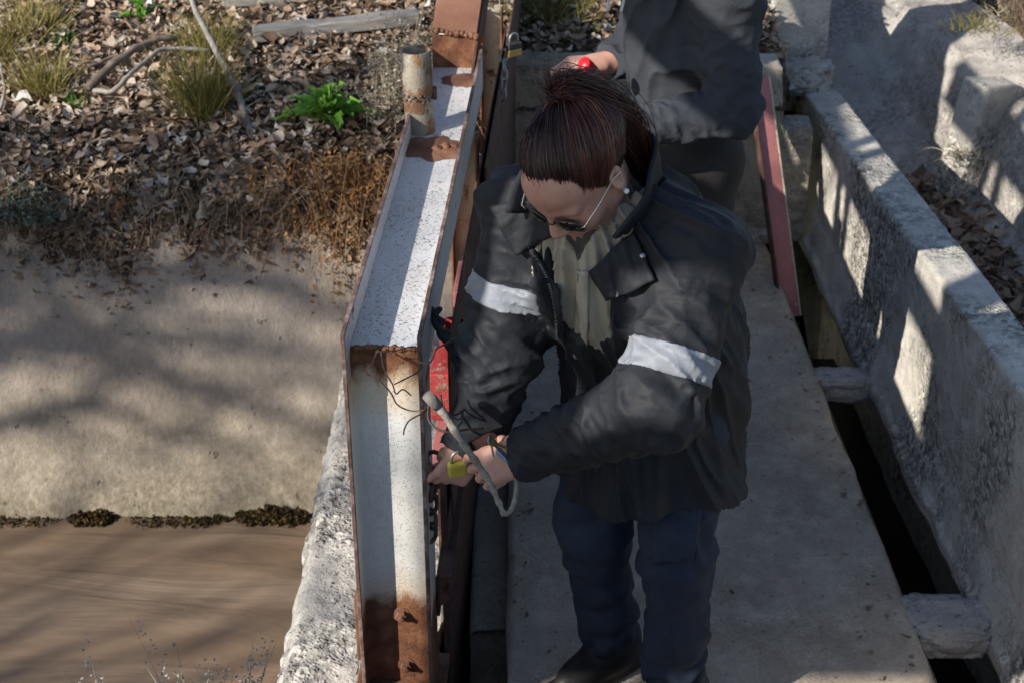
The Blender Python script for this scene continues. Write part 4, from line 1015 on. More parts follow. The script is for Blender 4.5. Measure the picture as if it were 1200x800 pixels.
V = lambda *a: np.array(a, float)
def unit(v): v = np.asarray(v, float); return v / np.linalg.norm(v)
def frame(f, pitch):
    """f horizontal facing; pitch>0 looks down -> (F, L, U)"""
    f = unit(f); l = V(-f[1], f[0], 0); c, s = math.cos(pitch), math.sin(pitch); z = V(0, 0, 1)
    return f * c - z * s, l, f * s + z * c
def head_shape(S, C, F, L, U, sc=1.):
    P = lambda a, b, c: C + (F * a + L * b + U * c) * sc
    r = lambda *q: [t * sc for t in q]; ax = (F, L, U)
    S.ell(P(-.012, 0, .020), r(.100, .077, .090), ax, .01)                       # skull
    S.ell(P(.034, 0, -.035), r(.062, .060, .080), ax, .03)                       # face
    S.ell(P(.048, 0, .045), r(.050, .058, .045), ax, .02)                        # forehead
    S.cone(P(-.005, .052, -.055), P(.070, .018, -.100), .020 * sc, .016 * sc, .03); S.cone(P(-.005, -.052, -.055), P(.070, -.018, -.100), .020 * sc, .016 * sc, .03)   # jaw
    S.ell(P(.083, 0, -.103), r(.016, .018, .014), ax, .02)                       # chin
    for b in (-1, 1):
        S.ell(P(.066, b * .040, -.030), r(.026, .024, .024), ax, .022)           # cheekbone
        S.cone(P(.088, b * .012, .016), P(.078, b * .048, .018), .010 * sc, .008 * sc, .014)     # brow
        S.ell(P(.098, b * .031, -.003), r(.016, .018, .011), ax, .012, True)     # eye socket
        S.ell(P(.078, b * .031, -.004), r(.0135, .0145, .0135), ax, .004)        # closed lids over the eye
        S.ell(P(.102, b * .012, -.040), r(.009, .008, .007), ax, .006)           # nostril wing
        # ear: shell with a hollow
        ea = (unit(F + L * b * .35), unit(L * b - F * .35), U)
        S.ell(P(-.008, b * .078, -.008), r(.019, .009, .033), ea, .005)
        S.ell(P(-.003, b * .086, -.004), r(.010, .007, .018), ea, .004, True)
        S.ell(P(-.002, b * .077, -.036), r(.009, .007, .011), ea, .006)
    S.cone(P(.092, 0, .006), P(.113, 0, -.034), .0085 * sc, .0115 * sc, .012)    # nose
    S.ell(P(.0905, 0, -.066), r(.011, .023, .0065), ax, .006); S.ell(P(.0895, 0, -.077), r(.011, .020, .0075), ax, .006)   # lips
    S.ell(P(.105, 0, -.0715), r(.010, .022, .0014), ax, .003, True)
def hand_shape(S, w, h, nb, curl, thumb_side, sc=1., spread=.012, thumb=(.35, .75), lens=None):
    """w wrist, h wrist->knuckles, nb normal of the back of the hand; curl = bend per finger (index..little)"""
    h = unit(h); nb = unit(nb - h * (nb @ h)); a = np.cross(h, nb) * thumb_side     # a points to the thumb side
    S.box(w + h * .045 * sc, V(.046, .038, .0135) * sc, (h, a, nb), .012 * sc, .01)
    S.cone(w - h * .05, w + h * .02, .026 * sc, .027 * sc, .02, nb, 1.3)
    tips = []
    for k in range(4):
        o = (1.5 - k) * .0195 * sc; base = w + h * (.086 - .004 * abs(k - 1)) * sc + a * o + nb * .001
        ln = [(.043, .026, .021), (.047, .030, .022), (.043, .028, .021), (.034, .021, .018)][k]; rr = (.0098, .0088, .0080, .0068) if k < 3 else (.0085, .0078, .007, .006)
        ang = 0; p = base; S.cone(base - h * .025 * sc, base, rr[0] * sc, rr[0] * sc, .008)
        d0 = unit(h + a * (1.5 - k) * spread * 4)
        for j in range(3):
            ang += curl[k][j]; d = d0 * math.cos(ang) - nb * math.sin(ang); q = p + d * ln[j] * sc
            S.cone(p, q, rr[j] * sc, rr[j + 1] * sc, .005); p = q
        tips.append(p)
    b = w + h * .022 * sc + a * .030 * sc - nb * .006 * sc; d1 = unit(h * .75 + a * thumb[1] - nb * thumb[0]); q = b + d1 * .042 * sc
    S.cone(w + h * .015 * sc, b, .017 * sc, .015 * sc, .014); S.cone(b, q, .0145 * sc, .0108 * sc, .012)
    d2 = unit(d1 * .8 + h * .5 - a * .35 - nb * .25); e = q + d2 * .032 * sc; S.cone(q, e, .0105 * sc, .008 * sc, .006); tips.append(e)
    return tips
def shoe(name, ankle, f, parent, mat):
    a = V(*ankle); f = unit(f); l = V(-f[1], f[0], 0); z = V(0, 0, 1)
    S = Sdf(a - .22, a + .24, .006)
    S.cone(a + z * .06, a - z * .01, .050, .050, .01); S.ell(V(a[0], a[1], .045) + f * .05, (.115, .045, .042), (f, l, z), .04); S.ell(V(a[0], a[1], .05) - f * .03, (.06, .04, .05), (f, l, z), .03)
    S.box(V(a[0], a[1], .014) + f * .045, (.14, .047, .014), (f, l, z), .012, .006)
    X, Y, Z = S.pts(); S.d = np.maximum(S.d, .001 - Z + 0 * X + 0 * Y); return S.mesh(name, mat, parent, 1)
def patch(name, S, px, mat, parent, nu=16, nv=16, lift=.006, thick=.004, wav=.0, seed=0, cam=True):
    """a cloth piece laid on the garment: px = four picture-plane corners used to aim rays at the surface"""
    c = [np.array(p, float) for p in px]; dr = []
    for j in range(nv + 1):
        for i in range(nu + 1):
            u, v = i / nu, j / nv; q = (c[0] * (1 - u) + c[1] * u) * (1 - v) + (c[3] * (1 - u) + c[2] * u) * v
            dr.append(CF + Vector(((q[0] - 600) / FPX, 0, 0)) + CU * ((400 - q[1]) / FPX))
    dr = np.array([tuple(d) for d in dr]); P, ok = S.hit(np.array(CAM), dr, lift=lift)
    P += wav * vnoise(P, 30, seed)[:, None] * np.array(CU)
    i = np.arange(nu)[None] + (np.arange(nv) * (nu + 1))[:, None]
    Q = np.stack([i, i + nu + 1, i + nu + 2, i + 1], -1).reshape(-1, 4)
    org = np.array(parent.location); o = link(name, npmesh(name, P - org, Q), mat, parent, True)
    m = o.modifiers.new('thick', 'SOLIDIFY'); m.thickness = thick; m.offset = 0; return o
def strands(name, paths, r0, r1, mat, parent, rnd):
    """paths (n,k,3) -> thin three-sided tubes in one mesh"""
    n, k, _ = paths.shape; T = np.gradient(paths, axis=1); T /= np.linalg.norm(T, axis=2, keepdims=True) + 1e-9
    ref = np.array([.3, .5, .8]); A = np.cross(T, ref); A /= np.linalg.norm(A, axis=2, keepdims=True) + 1e-9; B = np.cross(T, A)
    r = np.linspace(r0, r1, k)[None, :, None]; V_ = np.stack([paths + (A * math.cos(w) + B * math.sin(w)) * r for w in (0, 2.094, 4.189)], 2)
    base = (np.arange(n) * k * 3)[:, None, None] + (np.arange(k - 1) * 3)[None, :, None]; j = np.arange(3)[None, None]; j2 = (j + 1) % 3
    Q = np.stack([base + j, base + j2, base + 3 + j2, base + 3 + j], -1).reshape(-1, 4)
    return link(name, npmesh(name, V_.reshape(-1, 3) - worg(parent), Q, np.repeat(rnd, k * 3)), mat, parent, True)

# ------------------------------------------------------------------ the woman
WO = empty('person', (.29, 2.58, 0), 0, 'woman with sunglasses in a black jacket bending over the gate frame', 'person')
wf = V(-.64, -.77, 0); wf = unit(wf); wlft = V(-wf[1], wf[0], 0); ZU = V(0, 0, 1)
HC = V(.108, 2.37, 1.366); hF, hL, hU = frame(wf, R(46))
HIP = V(.29, 2.60, .86); SH = V(.16, 2.45, 1.25)
LS, LE, LW = V(.322, 2.355, 1.21), V(.248, 2.215, 1.0), V(.035, 2.372, .790)
RS, RE, RW = V(.028, 2.560, 1.20), V(-.015, 2.515, .945), V(-.072, 2.485, .735)
RHIP, RKN, RAN = V(.225, 2.655, .84), V(.168, 2.60, .46), V(.222, 2.66, .085)
LHIP, LKN, LAN = V(.355, 2.555, .84), V(.335, 2.485, .47), V(.352, 2.50, .085)
B = Sdf((-.25, 2.12, 0), (.62, 2.86, 1.56), .0036)
head_shape(B, HC, hF, hL, hU, .96)
B.cone(HC - hU * .075 - hF * .02, SH + ZU * .02 + wf * .0, .050, .062, .03)
bax = unit(SH - HIP); bfx = unit(wf - bax * (wf @ bax))
B.ell((SH + HIP) / 2 + bax * .08, (.11, .155, .20), (bfx, wlft, bax), .03); B.ell(HIP + bax * .03, (.115, .15, .15), (bfx, wlft, bax), .06)
for a, b, c in ((LS, LE, LW), (RS, RE, RW)):
    B.cone(SH + ZU * -.02, a, .06, .055, .03); B.cone(a, b, .05, .042, .02); B.cone(b, c, .042, .028, .02)
for a, b, c in ((RHIP, RKN, RAN), (LHIP, LKN, LAN)):
    B.cone(a, b, .082, .055, .03); B.cone(b, c, .054, .038, .02); B.cone(c, c + wf * .09 - ZU * .05, .026, .018, .02)
lh = unit(V(-.90, .12, -.42)); lnb = unit(V(-.3, -.7, .65))
cl = [(.35, .7, .5), (.6, 1.1, .7), (.75, 1.25, .8), (.85, 1.3, .9)]
LT_ = hand_shape(B, LW + lh * .01, lh, lnb, cl, 1, .98, thumb=(.55, .45))
rh = unit(V(-.55, -.05, -.83)); rnb = unit(V(.3, -.85, .3))
RT_ = hand_shape(B, RW + rh * .012, rh, rnb, [(.5, 1.0, .6), (.7, 1.2, .8), (.8, 1.3, .8), (.9, 1.3, .8)], 1, .92, spread=.0, thumb=(.6, .05))
B.mesh('body', M['skin'], WO, 2)

# trousers
T = Sdf((-.0, 2.2, .03), (.62, 2.9, 1.0), .0045)
T.ell(HIP + ZU * .0, (.135, .175, .16), (wf, wlft, ZU), .05)
for a, b, c in ((RHIP, RKN, RAN), (LHIP, LKN, LAN)):
    T.cone(a, b, .092, .068, .04); T.cone(b, c + ZU * .02, .067, .063, .03)
def tf(P):
    r = -.010 * ridge(P * V(1, 1, 1.6), 8, 3) + .005 * vnoise(P, 11, 5)
    for a, b, c, s in ((RHIP, RKN, RAN, 1), (LHIP, LKN, LAN, 7)): r = r + limb_folds(P, a, b, .13, 55, .005, s) + limb_folds(P, b, c, .11, 62, .0075, s + 2)
    return r
T.displace(tf); X, Y, Z = T.pts(); T.d = np.maximum(T.d, .055 - Z + 0 * X + 0 * Y)
trs = T.mesh('trousers', M['navy'], WO, 1)
shoe('shoe', RAN, unit(V(-.75, -.66, 0)), WO, M['shoe']); shoe('shoe', LAN, unit(V(-.5, -.85, 0)), WO, M['shoe'])

# jacket outer form, shared by shell, tape and shirt opening
J = Sdf((-.22, 2.08, .55), (.62, 2.90, 1.48), .0042)
J.ell(SH + (HIP - SH) * .32, (.150, .188, .20), (bfx, wlft, bax), .04)
J.cone(SH + (HIP - SH) * .35, HIP + ZU * .04 + wf * .02, .158, .172, .06, wf, 1.12)
J.cone(HIP + ZU * .06, V(.280, 2.575, .58), .174, .190, .06, wf, 1.15)
for a in (LS, RS): J.cone(SH + ZU * .012 - wf * .02, a, .080, .077, .05)
J.cone(LS, LE, .080, .072, .04); J.cone(LE, LW + unit(LW - LE) * .04, .073, .050, .03)
J.cone(RS, RE, .079, .072, .04); J.cone(RE, RW + unit(RW - RE) * .03, .072, .052, .03)
JS = Sdf((-.22, 2.08, .55), (.62, 2.90, 1.48), .0042)
JS.cone(LS, LE, .088, .079, .04); JS.cone(LE, LW + unit(LW - LE) * .04, .080, .052, .03); JS.cone(RS, RE, .086, .078, .04); JS.cone(RE, RW + unit(RW - RE) * .03, .077, .054, .03)
def jf(P):
    o = np.zeros(len(P), np.float32); wt = np.zeros(len(P), np.float32)
    for a, b, sd, r0, sh in ((LS, LE, 2, .088, 1.2), (LE, LW, 4, .07, 1.6), (RS, RE, 6, .086, 1.2), (RE, RW, 8, .07, 1.6)):
        tn, s_, th, rr = axis_coords(P, a, b); w = np.clip(1.55 - rr / r0, 0, 1) * np.clip(1.25 - np.abs(tn - .5) * 1.3, 0, 1); m = w > 0
        bend = .5 + .9 * np.clip(1 - np.abs(tn - (1 if sd in (2, 6) else 0)) / .6, 0, 1)        # gathers towards the elbow
        f = -.021 * creases(s_[m], th[m], rr[m], 26, 1.2, sh, sd) * bend[m] - .010 * creases(s_[m], th[m], rr[m], 55, 1.8, -sh * 1.4, sd + 11)
        o[m] += w[m] * f; wt[m] += w[m]
    tn, s_, th, rr = axis_coords(P, SH, HIP - ZU * .25); wt = np.clip(wt, 0, 1)
    Q = np.stack([np.cos(th) * 3.6 + s_ * 3.0, np.sin(th) * 3.6 + s_ * 1.5, s_ * 2.2], -1); tor = -.024 * ((1 - np.abs(vnoise(Q, 1, 3))) ** 2.5 - .4)
    Q = np.stack([np.cos(th) * 7.5 - s_ * 7, np.sin(th) * 7.5 + s_ * 4, s_ * 5.], -1); tor += -.012 * ((1 - np.abs(vnoise(Q, 1, 13))) ** 2.5 - .4)
    return np.clip(o + tor * (1 - wt) + .0015 * vnoise(P, 40, 4), -.018, .016)
J0 = J.copy(); J.displace(jf, .026)
JO = J.copy()                                              # closed outer surface
X, Y, Z = J.pts()
J.d = np.maximum(J.d, -(J0.d + .026))                       # hollow shell
hem = .605 + .02 * np.sin(X * 14 + Y * 9); J.d = np.maximum(J.d, hem - Z)
for w, e in ((LW, LE), (RW, RE)):                          # open cuffs
    ax = unit(w - e); q = (X - w[0]) * ax[0] + (Y - w[1]) * ax[1] + (Z - w[2]) * ax[2]
    near = np.sqrt((X - w[0]) ** 2 + (Y - w[1]) ** 2 + (Z - w[2]) ** 2 - q * q)
    J.d = np.where((near < .066) & (q > -.05) & (q < .13), np.maximum(J.d, q - .010), J.d)
# neck hole and the unzipped front
nk = SH + ZU * .05 + wf * .02
hole = np.sqrt((X - nk[0]) ** 2 + (Y - nk[1]) ** 2) - .078; J.d = np.maximum(J.d, -np.maximum(hole, 1.20 - Z))
cen = .028; s_l = (X - SH[0]) * wlft[0] + (Y - SH[1]) * wlft[1] - cen; s_f = (X - SH[0]) * wf[0] + (Y - SH[1]) * wf[1] + (Z - SH[2]) * .35
half = np.clip(.050 + .02 * np.clip((Z - 1.05) / .2, 0, 1) - .022 * np.clip((1.0 - Z) / .3, 0, 1), .02, .08)
opn = np.maximum(np.maximum(np.abs(s_l) - half, -.02 - s_f), .012 - JS.d); J.d = np.maximum(J.d, -opn)
jk = J.mesh('jacket', M['jacket'], WO, 1)
# reflective tape round the upper arms
def tape(a, b, t0, hw, lift=.0028):
    K = JO.copy(); ax = unit(b - a); s0 = np.linalg.norm(b - a) * t0
    q = (X - a[0]) * ax[0] + (Y - a[1]) * ax[1] + (Z - a[2]) * ax[2]
    rad = np.sqrt(np.maximum((X - a[0]) ** 2 + (Y - a[1]) ** 2 + (Z - a[2]) ** 2 - q * q, 0))
    K.d = np.maximum(np.maximum(K.d - lift, -(J0.d + .024)), np.maximum(np.abs(q - s0) - hw, rad - .118)); return K
def keep(K, fn): K.d = np.maximum(K.d, fn); return K
side = (X - SH[0]) * wlft[0] + (Y - SH[1]) * wlft[1]
keep(tape(LS, LE, .72, .026), .125 - side).mesh('reflective_band', M['reflect'], WO, 3)
keep(tape(RS, RE, .58, .025), side + .085).mesh('reflective_band', M['reflect'], WO, 3)

# beige shirt and dark tee under the jacket
Sh = Sdf((-.06, 2.2, .80), (.5, 2.8, 1.36), .005)
Sh.ell(SH + (HIP - SH) * .32 + wf * .005, (.142, .178, .19), (bfx, wlft, bax), .03); Sh.cone(SH + (HIP - SH) * .4, HIP, .145, .155, .05, wf, 1.1); Sh.cone(SH + wlft * .07, SH - wlft * .07, .05, .05, .04)
Sh.cone(SH - ZU * .03 + wf * .03, SH + ZU * .045 + wf * .04, .075, .066, .03)
def shf(P):
    tn, s_, th, rr = axis_coords(P, SH, HIP); Q = np.stack([np.cos(th) * 6 + s_ * 3, np.sin(th) * 6 - s_ * 2, s_ * 3.5], -1); Q2 = Q * 2.1 + V(3, 1, s_.mean() * 4)
    return np.clip(-.022 * ((1 - np.abs(vnoise(Q, 1, 12))) ** 2.5 - .4) - .008 * ((1 - np.abs(vnoise(Q2, 1, 15))) ** 2.5 - .4), -.014, .014)
Sh.displace(shf)
x, y, z = Sh.pts(); sl_ = (x - SH[0]) * wlft[0] + (y - SH[1]) * wlft[1] - .02; vz = np.clip((z - 1.19) * .45, 0, .07)
Te = Sh.copy(); Te.d = Te.d + .006
Sh.d = np.maximum(Sh.d, -np.maximum(np.abs(sl_) - vz, 1.19 - z)); Sh.mesh('shirt', M['beige'], WO, 1)
Te.d = np.maximum(Te.d, 1.08 - z + 0 * x + 0 * y); Te.mesh('tee', M['tee'], WO, 1)

# collar standing behind the neck, spread open at the front
def collar(name, cen, axis, f, r0, r1, h, a0, a1, mat, parent, flare=.02, n=48, m=8, thick=.006, seed=0, dip=.0):
    ax = unit(axis); f = unit(f - ax * (f @ ax)); l = np.cross(ax, f); pts = []
    for j in range(m + 1):
        v = j / m
        for i in range(n + 1):
            w = lerp(a0, a1, i / n); e = abs(w) / max(abs(a0), abs(a1)); rr = lerp(r0, r1, v) + flare * v * e ** 3 + .004 * math.sin(w * 7 + seed)
            pts.append(cen + (-f * math.cos(w) + l * math.sin(w)) * rr * V(1, 1, 1) + ax * (h * v * (1 - .25 * e ** 4) - dip * e ** 2) + f * .05 * v * e ** 4)
    P = np.array(pts); i = np.arange(n)[None] + (np.arange(m) * (n + 1))[:, None]; Q = np.stack([i, i + 1, i + n + 2, i + n + 1], -1).reshape(-1, 4)
    P += (.004 * vnoise(P, 25, seed))[:, None] * np.array([0, 0, 1.])
    o = link(name, npmesh(name, P - np.array(parent.location), Q), mat, parent, True); mo = o.modifiers.new('t', 'SOLIDIFY'); mo.thickness = thick; mo.offset = 0; return o
collar('collar', SH + ZU * .035 - wf * .0, unit(ZU * .85 + wf * .45), wf, .100, .108, .088, R(-128), R(122), M['jacket'], WO, .03, seed=2, dip=.02)
patch('lapel', JO, [(742, 272), (768, 330), (712, 352), (690, 318)], M['jacket'], WO, lift=.014, thick=.008, wav=.006, seed=3)
patch('collar_wing', JO, [(640, 214), (652, 268), (606, 300), (574, 246)], M['jacket'], WO, lift=.016, thick=.008, wav=.010, seed=5)
# zip teeth, snaps, pocket
def teeth(name, px, n, mat, parent, S, lift=.008, sz=.0022):
    q = catmull([Vector((a, b, 0)) for a, b in px], 20); dr = np.array([tuple(CF + Vector(((p.x - 600) / FPX, 0, 0)) + CU * ((400 - p.y) / FPX)) for p in q]); P, ok = S.hit(np.array(CAM), dr, lift=lift)
    mb = MB(); L = np.r_[0, np.cumsum(np.linalg.norm(np.diff(P, axis=0), axis=1))]
    for k in range(n):
        s_ = L[-1] * (k + .5) / n; p = Vector([np.interp(s_, L, P[:, c]) for c in range(3)]) - parent.location; mb.box(p.x - sz, p.x + sz, p.y - sz, p.y + sz, p.z - sz * .55, p.z + sz * .55)
    return mb.build(name, mat, parent)
patch('placket', Sh, [(676, 318), (690, 318), (688, 420), (672, 420)], M['beige'], WO, 6, 24, .006, .003)
tag(teeth('zip', [(602, 266), (624, 296), (640, 324), (650, 360), (652, 398)], 60, M['steel'], WO, JO), kind='stuff')
patch('zip_flap', JO, [(612, 268), (655, 340), (662, 402), (640, 360)], M['jacket'], WO, lift=.006, thick=.005, seed=8)
def snap(px, py, S, parent, r=.0055, lift=.016):
    P, ok = S.hit(np.array(CAM), np.array([tuple(CF + Vector(((px - 600) / FPX, 0, 0)) + CU * ((400 - py) / FPX))]), lift=lift)
    mb = MB(); mb.lathe([(0, .003), (r * .7, .0028), (r, .001), (r, -.002)], 14, Matrix.Translation(Vector(P[0]) - parent.location) @ (-CF).to_track_quat('Z', 'Y').to_matrix().to_4x4()); return mb.build('snap_button', M['steel'], parent, True)
snap(753, 300, JO, WO); snap(722, 345, JO, WO)
patch('cargo_pocket', T, [(768, 596), (826, 580), (812, 652), (764, 662)], M['navy'], WO, lift=.010, thick=.014, wav=.006, seed=4)

# hair: slicked back to a tie on the crown, ponytail falling behind
CR = HC + (hU * .020 - hF * .012) * .96; rad = V(.1015, .0785, .0915) * .962
tie = HC + ZU * .117 - wlft * .032; kd = unit(V((tie - CR) @ hF / rad[0], (tie - CR) @ hL / rad[1], (tie - CR) @ hU / rad[2]))
def onskull(dl, off): return CR + (dl[..., 0:1] * rad[0] * hF + dl[..., 1:2] * rad[1] * hL + dl[..., 2:3] * rad[2] * hU) * (1 + off[..., None])
rh_ = np.random.default_rng(2); n = 9500; k = 14
w = np.where(rh_.random(n) < .25, rh_.choice([-1, 1], n) * rh_.uniform(1.05, 2.3, n), rh_.uniform(-np.pi, np.pi, n))   # direction round the head, 0 = face
elev = np.interp(np.abs(w), [0, .6, 1.1, 1.32, 1.5, 1.75, 2.0, 2.4, 3.15], [.40, .44, .20, -.14, .02, .10, -.25, -.55, -.65]) + rh_.normal(0, .06, n) + rh_.uniform(0, 1.15, n) * (rh_.random(n) < .6)
s0 = np.stack([np.cos(w) * np.cos(elev), np.sin(w) * np.cos(elev), np.sin(elev)], -1)
om = np.arccos(np.clip(s0 @ kd, -1, 1))[:, None]; t = np.linspace(0, 1, k)[None]
dl = (np.sin((1 - t) * om)[..., None] * s0[:, None] + np.sin(t * om)[..., None] * kd[None, None]) / np.sin(om)[..., None]
off = (.012 + .035 * np.clip(t * 4, 0, 1) + .05 * np.sin(np.pi * t) * rh_.uniform(.3, 1, n)[:, None]) + .05 * t ** 6 + .03 * vnoise((dl * 1.0).reshape(-1, 3), 6, 2).reshape(n, k) + .022 * vnoise(np.stack([w * 9, elev * 2, w * 0], -1), 1, 5)[:, None] * np.sin(np.pi * t) + rh_.normal(0, .006, (n, 1))
paths = onskull(dl, off); rnd_ = np.clip(rh_.beta(1.6, 2.6, n) + .22 * (np.abs(w) > 1.2) + .25 * vnoise(np.stack([w * 7, elev, w * 0], -1), 1, 8), 0, 1)
fly = rh_.random(n) < .035; off[fly] += (rh_.uniform(.02, .14, fly.sum())[:, None]) * np.sin(np.pi * t) ** 1.5; paths = onskull(dl, off)
HR = strands('hair', paths, .0003, .0012, M['hair'], WO, rnd_)
S = Sdf(HC - .16, HC + .17, .004); S.ell(CR, rad * 1.006, (hF, hL, hU), .01)
x, y, z = S.pts(); uF = (x - CR[0]) * hF[0] + (y - CR[1]) * hF[1] + (z - CR[2]) * hF[2]; uU = (x - CR[0]) * hU[0] + (y - CR[1]) * hU[1] + (z - CR[2]) * hU[2]
uL = (x - CR[0]) * hL[0] + (y - CR[1]) * hL[1] + (z - CR[2]) * hL[2]
S.d = np.maximum(S.d, np.where(uF > 0, .036 - uU - .0 * uF, -.035 - uU - np.abs(uF) * .3) * .7 + np.where(np.abs(uL) > .05, 0, 0)); S.mesh('hair_cap', M['hair'], HR, 1)
# ponytail
n2 = 1300; k2 = 18; tk = np.linspace(0, 1, k2)
ctr = [tie - ZU * .004, tie + ZU * .012 + wlft * .006, np.array(at(690, 119, d=2.55)), np.array(at(718, 134, d=2.59)), np.array(at(738, 160, d=2.62)), np.array(at(750, 200, d=2.68)), np.array(at(756, 250, d=2.70))]
cq = np.array([tuple(p) for p in catmull([Vector(c) for c in ctr], 12)]); ci = np.linspace(0, len(cq) - 1, k2); cl_ = np.stack([np.interp(ci, np.arange(len(cq)), cq[:, c]) for c in range(3)], -1)
wid = .011 + .021 * np.sin(np.pi * np.clip(tk * 1.0, 0, 1)) ** .8
offv = rh_.normal(0, .55, (n2, 3)); tl = rh_.uniform(.55, 1.0, (n2, 1))
pp = np.stack([np.stack([np.interp(tk * a, tk, cl_[:, c]) for c in range(3)], -1) for a in tl[:, 0]]) + offv[:, None] * wid[None, :, None] + .004 * rh_.standard_normal((n2, 1, 3)) * (tk ** 2)[None, :, None]
strands('ponytail', pp, .0009, .0005, M['hair'], HR, np.clip(rh_.beta(2.2, 1.6, n2), 0, 1))
n3 = 160; dd = rh_.normal(0, .35, (n3, 3)) + np.array([-.12, 0, 1.]); pp = tie[None, None] + rh_.normal(0, .012, (n3, 1, 3)) + (dd[:, None] * np.linspace(0, 1, 8)[None, :, None] * rh_.uniform(.015, .042, (n3, 1, 1)))
strands('loose_ends', pp, .0008, .0003, M['hair'], HR, np.clip(rh_.beta(3, 1.2, n3), 0, 1))
tq = unit(tie - CR); ta = unit(np.cross(tq, V(1, 0, 0))); tb = np.cross(tq, ta)
q = [Vector(tie + tq * .004 + (ta * math.cos(w_) + tb * math.sin(w_)) * (.019 + .004 * math.sin(w_ * 9)) + tq * .005 * math.cos(w_ * 11)) - WO.location for w_ in np.linspace(0, 2 * math.pi, 60)]
MB().tube(q, [.0062 + .002 * math.sin(i * 1.7) for i in range(60)], 8).build('hair_tie', M['rubber'], HR, True)
# sunglasses
GP = lambda a, b, c: Vector(HC + (hF * a + hL * b + hU * c) * .965) - WO.location
GLS = None
def lens(b):
    n = 28; v = [GP(.108, b * .034, -.010)]; fs = []
    for i in range(n):
        w_ = 2 * math.pi * i / n; cx, cy = math.cos(w_), math.sin(w_); cx = math.copysign(abs(cx) ** .75, cx); cy = math.copysign(abs(cy) ** .75, cy)
        v.append(GP(.106 - .012 * abs(b * .034 + .028 * cx) / .06, b * .034 + .028 * cx, -.010 + .021 * cy))
    m = MB(); m.add(v, [(0, 1 + i, 1 + (i + 1) % n) for i in range(n)]); return m, v[1:]
GO = MB(); rims = []
for b in (-1, 1):
    m, rim = lens(b); GO.add(m.v, m.f); rims.append(rim)
gl = GO.build('sunglasses', M['lens'], WO, True); mo = gl.modifiers.new('t', 'SOLIDIFY'); mo.thickness = .002
mb = MB()
for rim in rims: mb.tube(rim + rim[:1], .0011, 6)
mb.tube([GP(.107, -.008, -.004), GP(.110, 0, -.001), GP(.107, .008, -.004)], .0013, 6)
mb.build('rim', M['steel_dark'], gl, True)
for b in (-1, 1):
    MB().tube([GP(.098, b * .060, -.004), GP(.094, b * .069, .0), GP(.05, b * .078, .004), GP(.0, b * .083, .008), GP(-.016, b * .084, .0)], .0013, 6).build('temple', M['chrome'], gl, True)
bm = bmesh.new(); bmesh.ops.create_icosphere(bm, subdivisions=2, radius=.0052, matrix=Matrix.Translation(GP(.0, .086, -.042))); me = bpy.data.meshes.new('earring'); bm.to_mesh(me); bm.free(); link('earring', me, M['pearl'], WO, True)

# things in her hands
KY = empty('key_bunch', at(592, 525, d=2.83), 0, 'bunch of keys with pale blue tag held in her hand', 'keys')
a, b = at(577, 521, d=2.83), at(604, 547, d=2.84); ax = (b - a).normalized(); qx = ax.to_track_quat('Z', 'Y').to_matrix().to_4x4()
mb = MB(); mb.box(-.0075, .0075, -.004, .004, .012, .048, M=Matrix.Translation(a - KY.location) @ qx); bevel(mb.build('blue_tag', M['bluekey'], KY), .0025)
for k in range(3):
    mb = MB(); Mk = Matrix.Translation(a - KY.location + Vector((-.002 * k, .004 * k, .006))) @ Matrix.Rotation(R(-25 + 30 * k), 4, 'Y') @ qx
    mb.lathe([(.010, -.001), (.010, .001), (.004, .001), (.004, -.001), (.010, -.001)], 14, Mk @ Matrix.Rotation(R(90), 4, 'X')); mb.box(-.003, .003, -.001, .001, .009, .034, M=Mk); mb.build('key', M['steel'] if k else M['brass'], KY)
YK = empty('padlock', at(536, 556, d=2.97), R(20), 'small yellow padlock gripped by her fingers below the gate', 'padlock')
mb = MB(); mb.box(-.018, .018, -.010, .010, 0, .030); bevel(mb.build('body', M['yellow'], YK), .004)
MB().tube([(-.011, 0, .026)] + [(.011 * math.cos(R(180 - a)), 0, .040 + .013 * math.sin(R(a))) for a in range(0, 181, 20)] + [(.011, 0, .026)], .003, 8).build('shackle', M['steel'], YK, True)

# ------------------------------------------------------------------ the man behind her
MN = empty('person', (.41, 3.50, 0), 0, 'man in a charcoal hooded sweatshirt standing behind the woman', 'person')
mf = unit(V(-.92, -.39, 0)); ml = V(-mf[1], mf[0], 0)
mH, mS = V(.475, 3.46, .93), V(.455, 3.44, 1.40)
mLS, mLE, mLW = V(.525, 3.275, 1.375), V(.550, 3.235, 1.11), V(.290, 3.165, 1.092)
mRS, mRE, mRW = V(.385, 3.610, 1.375), V(.385, 3.62, 1.13), V(.285, 3.51, 1.125)
mLH, mLK, mLA = V(.50, 3.37, .90), V(.485, 3.36, .48), V(.51, 3.38, .085)
mRH, mRK, mRA = V(.45, 3.55, .90), V(.42, 3.55, .48), V(.44, 3.56, .085)
SHF = V(-.05, .05, 0)
mH, mS, mLS, mLE, mLW, mRS, mRE, mRW, mLH, mLK, mLA, mRH, mRK, mRA = [q + SHF for q in (mH, mS, mLS, mLE, mLW, mRS, mRE, mRW, mLH, mLK, mLA, mRH, mRK, mRA)]
mC = V(.43, 3.425, 1.645) + SHF; mF, mL_, mU = frame(mf, R(28))
B = Sdf((.0, 3.0, 0), (.80, 3.88, 1.84), .0048)
head_shape(B, mC, mF, mL_, mU, 1.05); B.cone(mC - mU * .08 - mF * .02, mS + ZU * .03, .056, .066, .03)
B.ell((mS + mH) / 2 + ZU * .06, (.105, .155, .24), (mf, ml, ZU), .03); B.ell(mH, (.105, .145, .14), (mf, ml, ZU), .06)
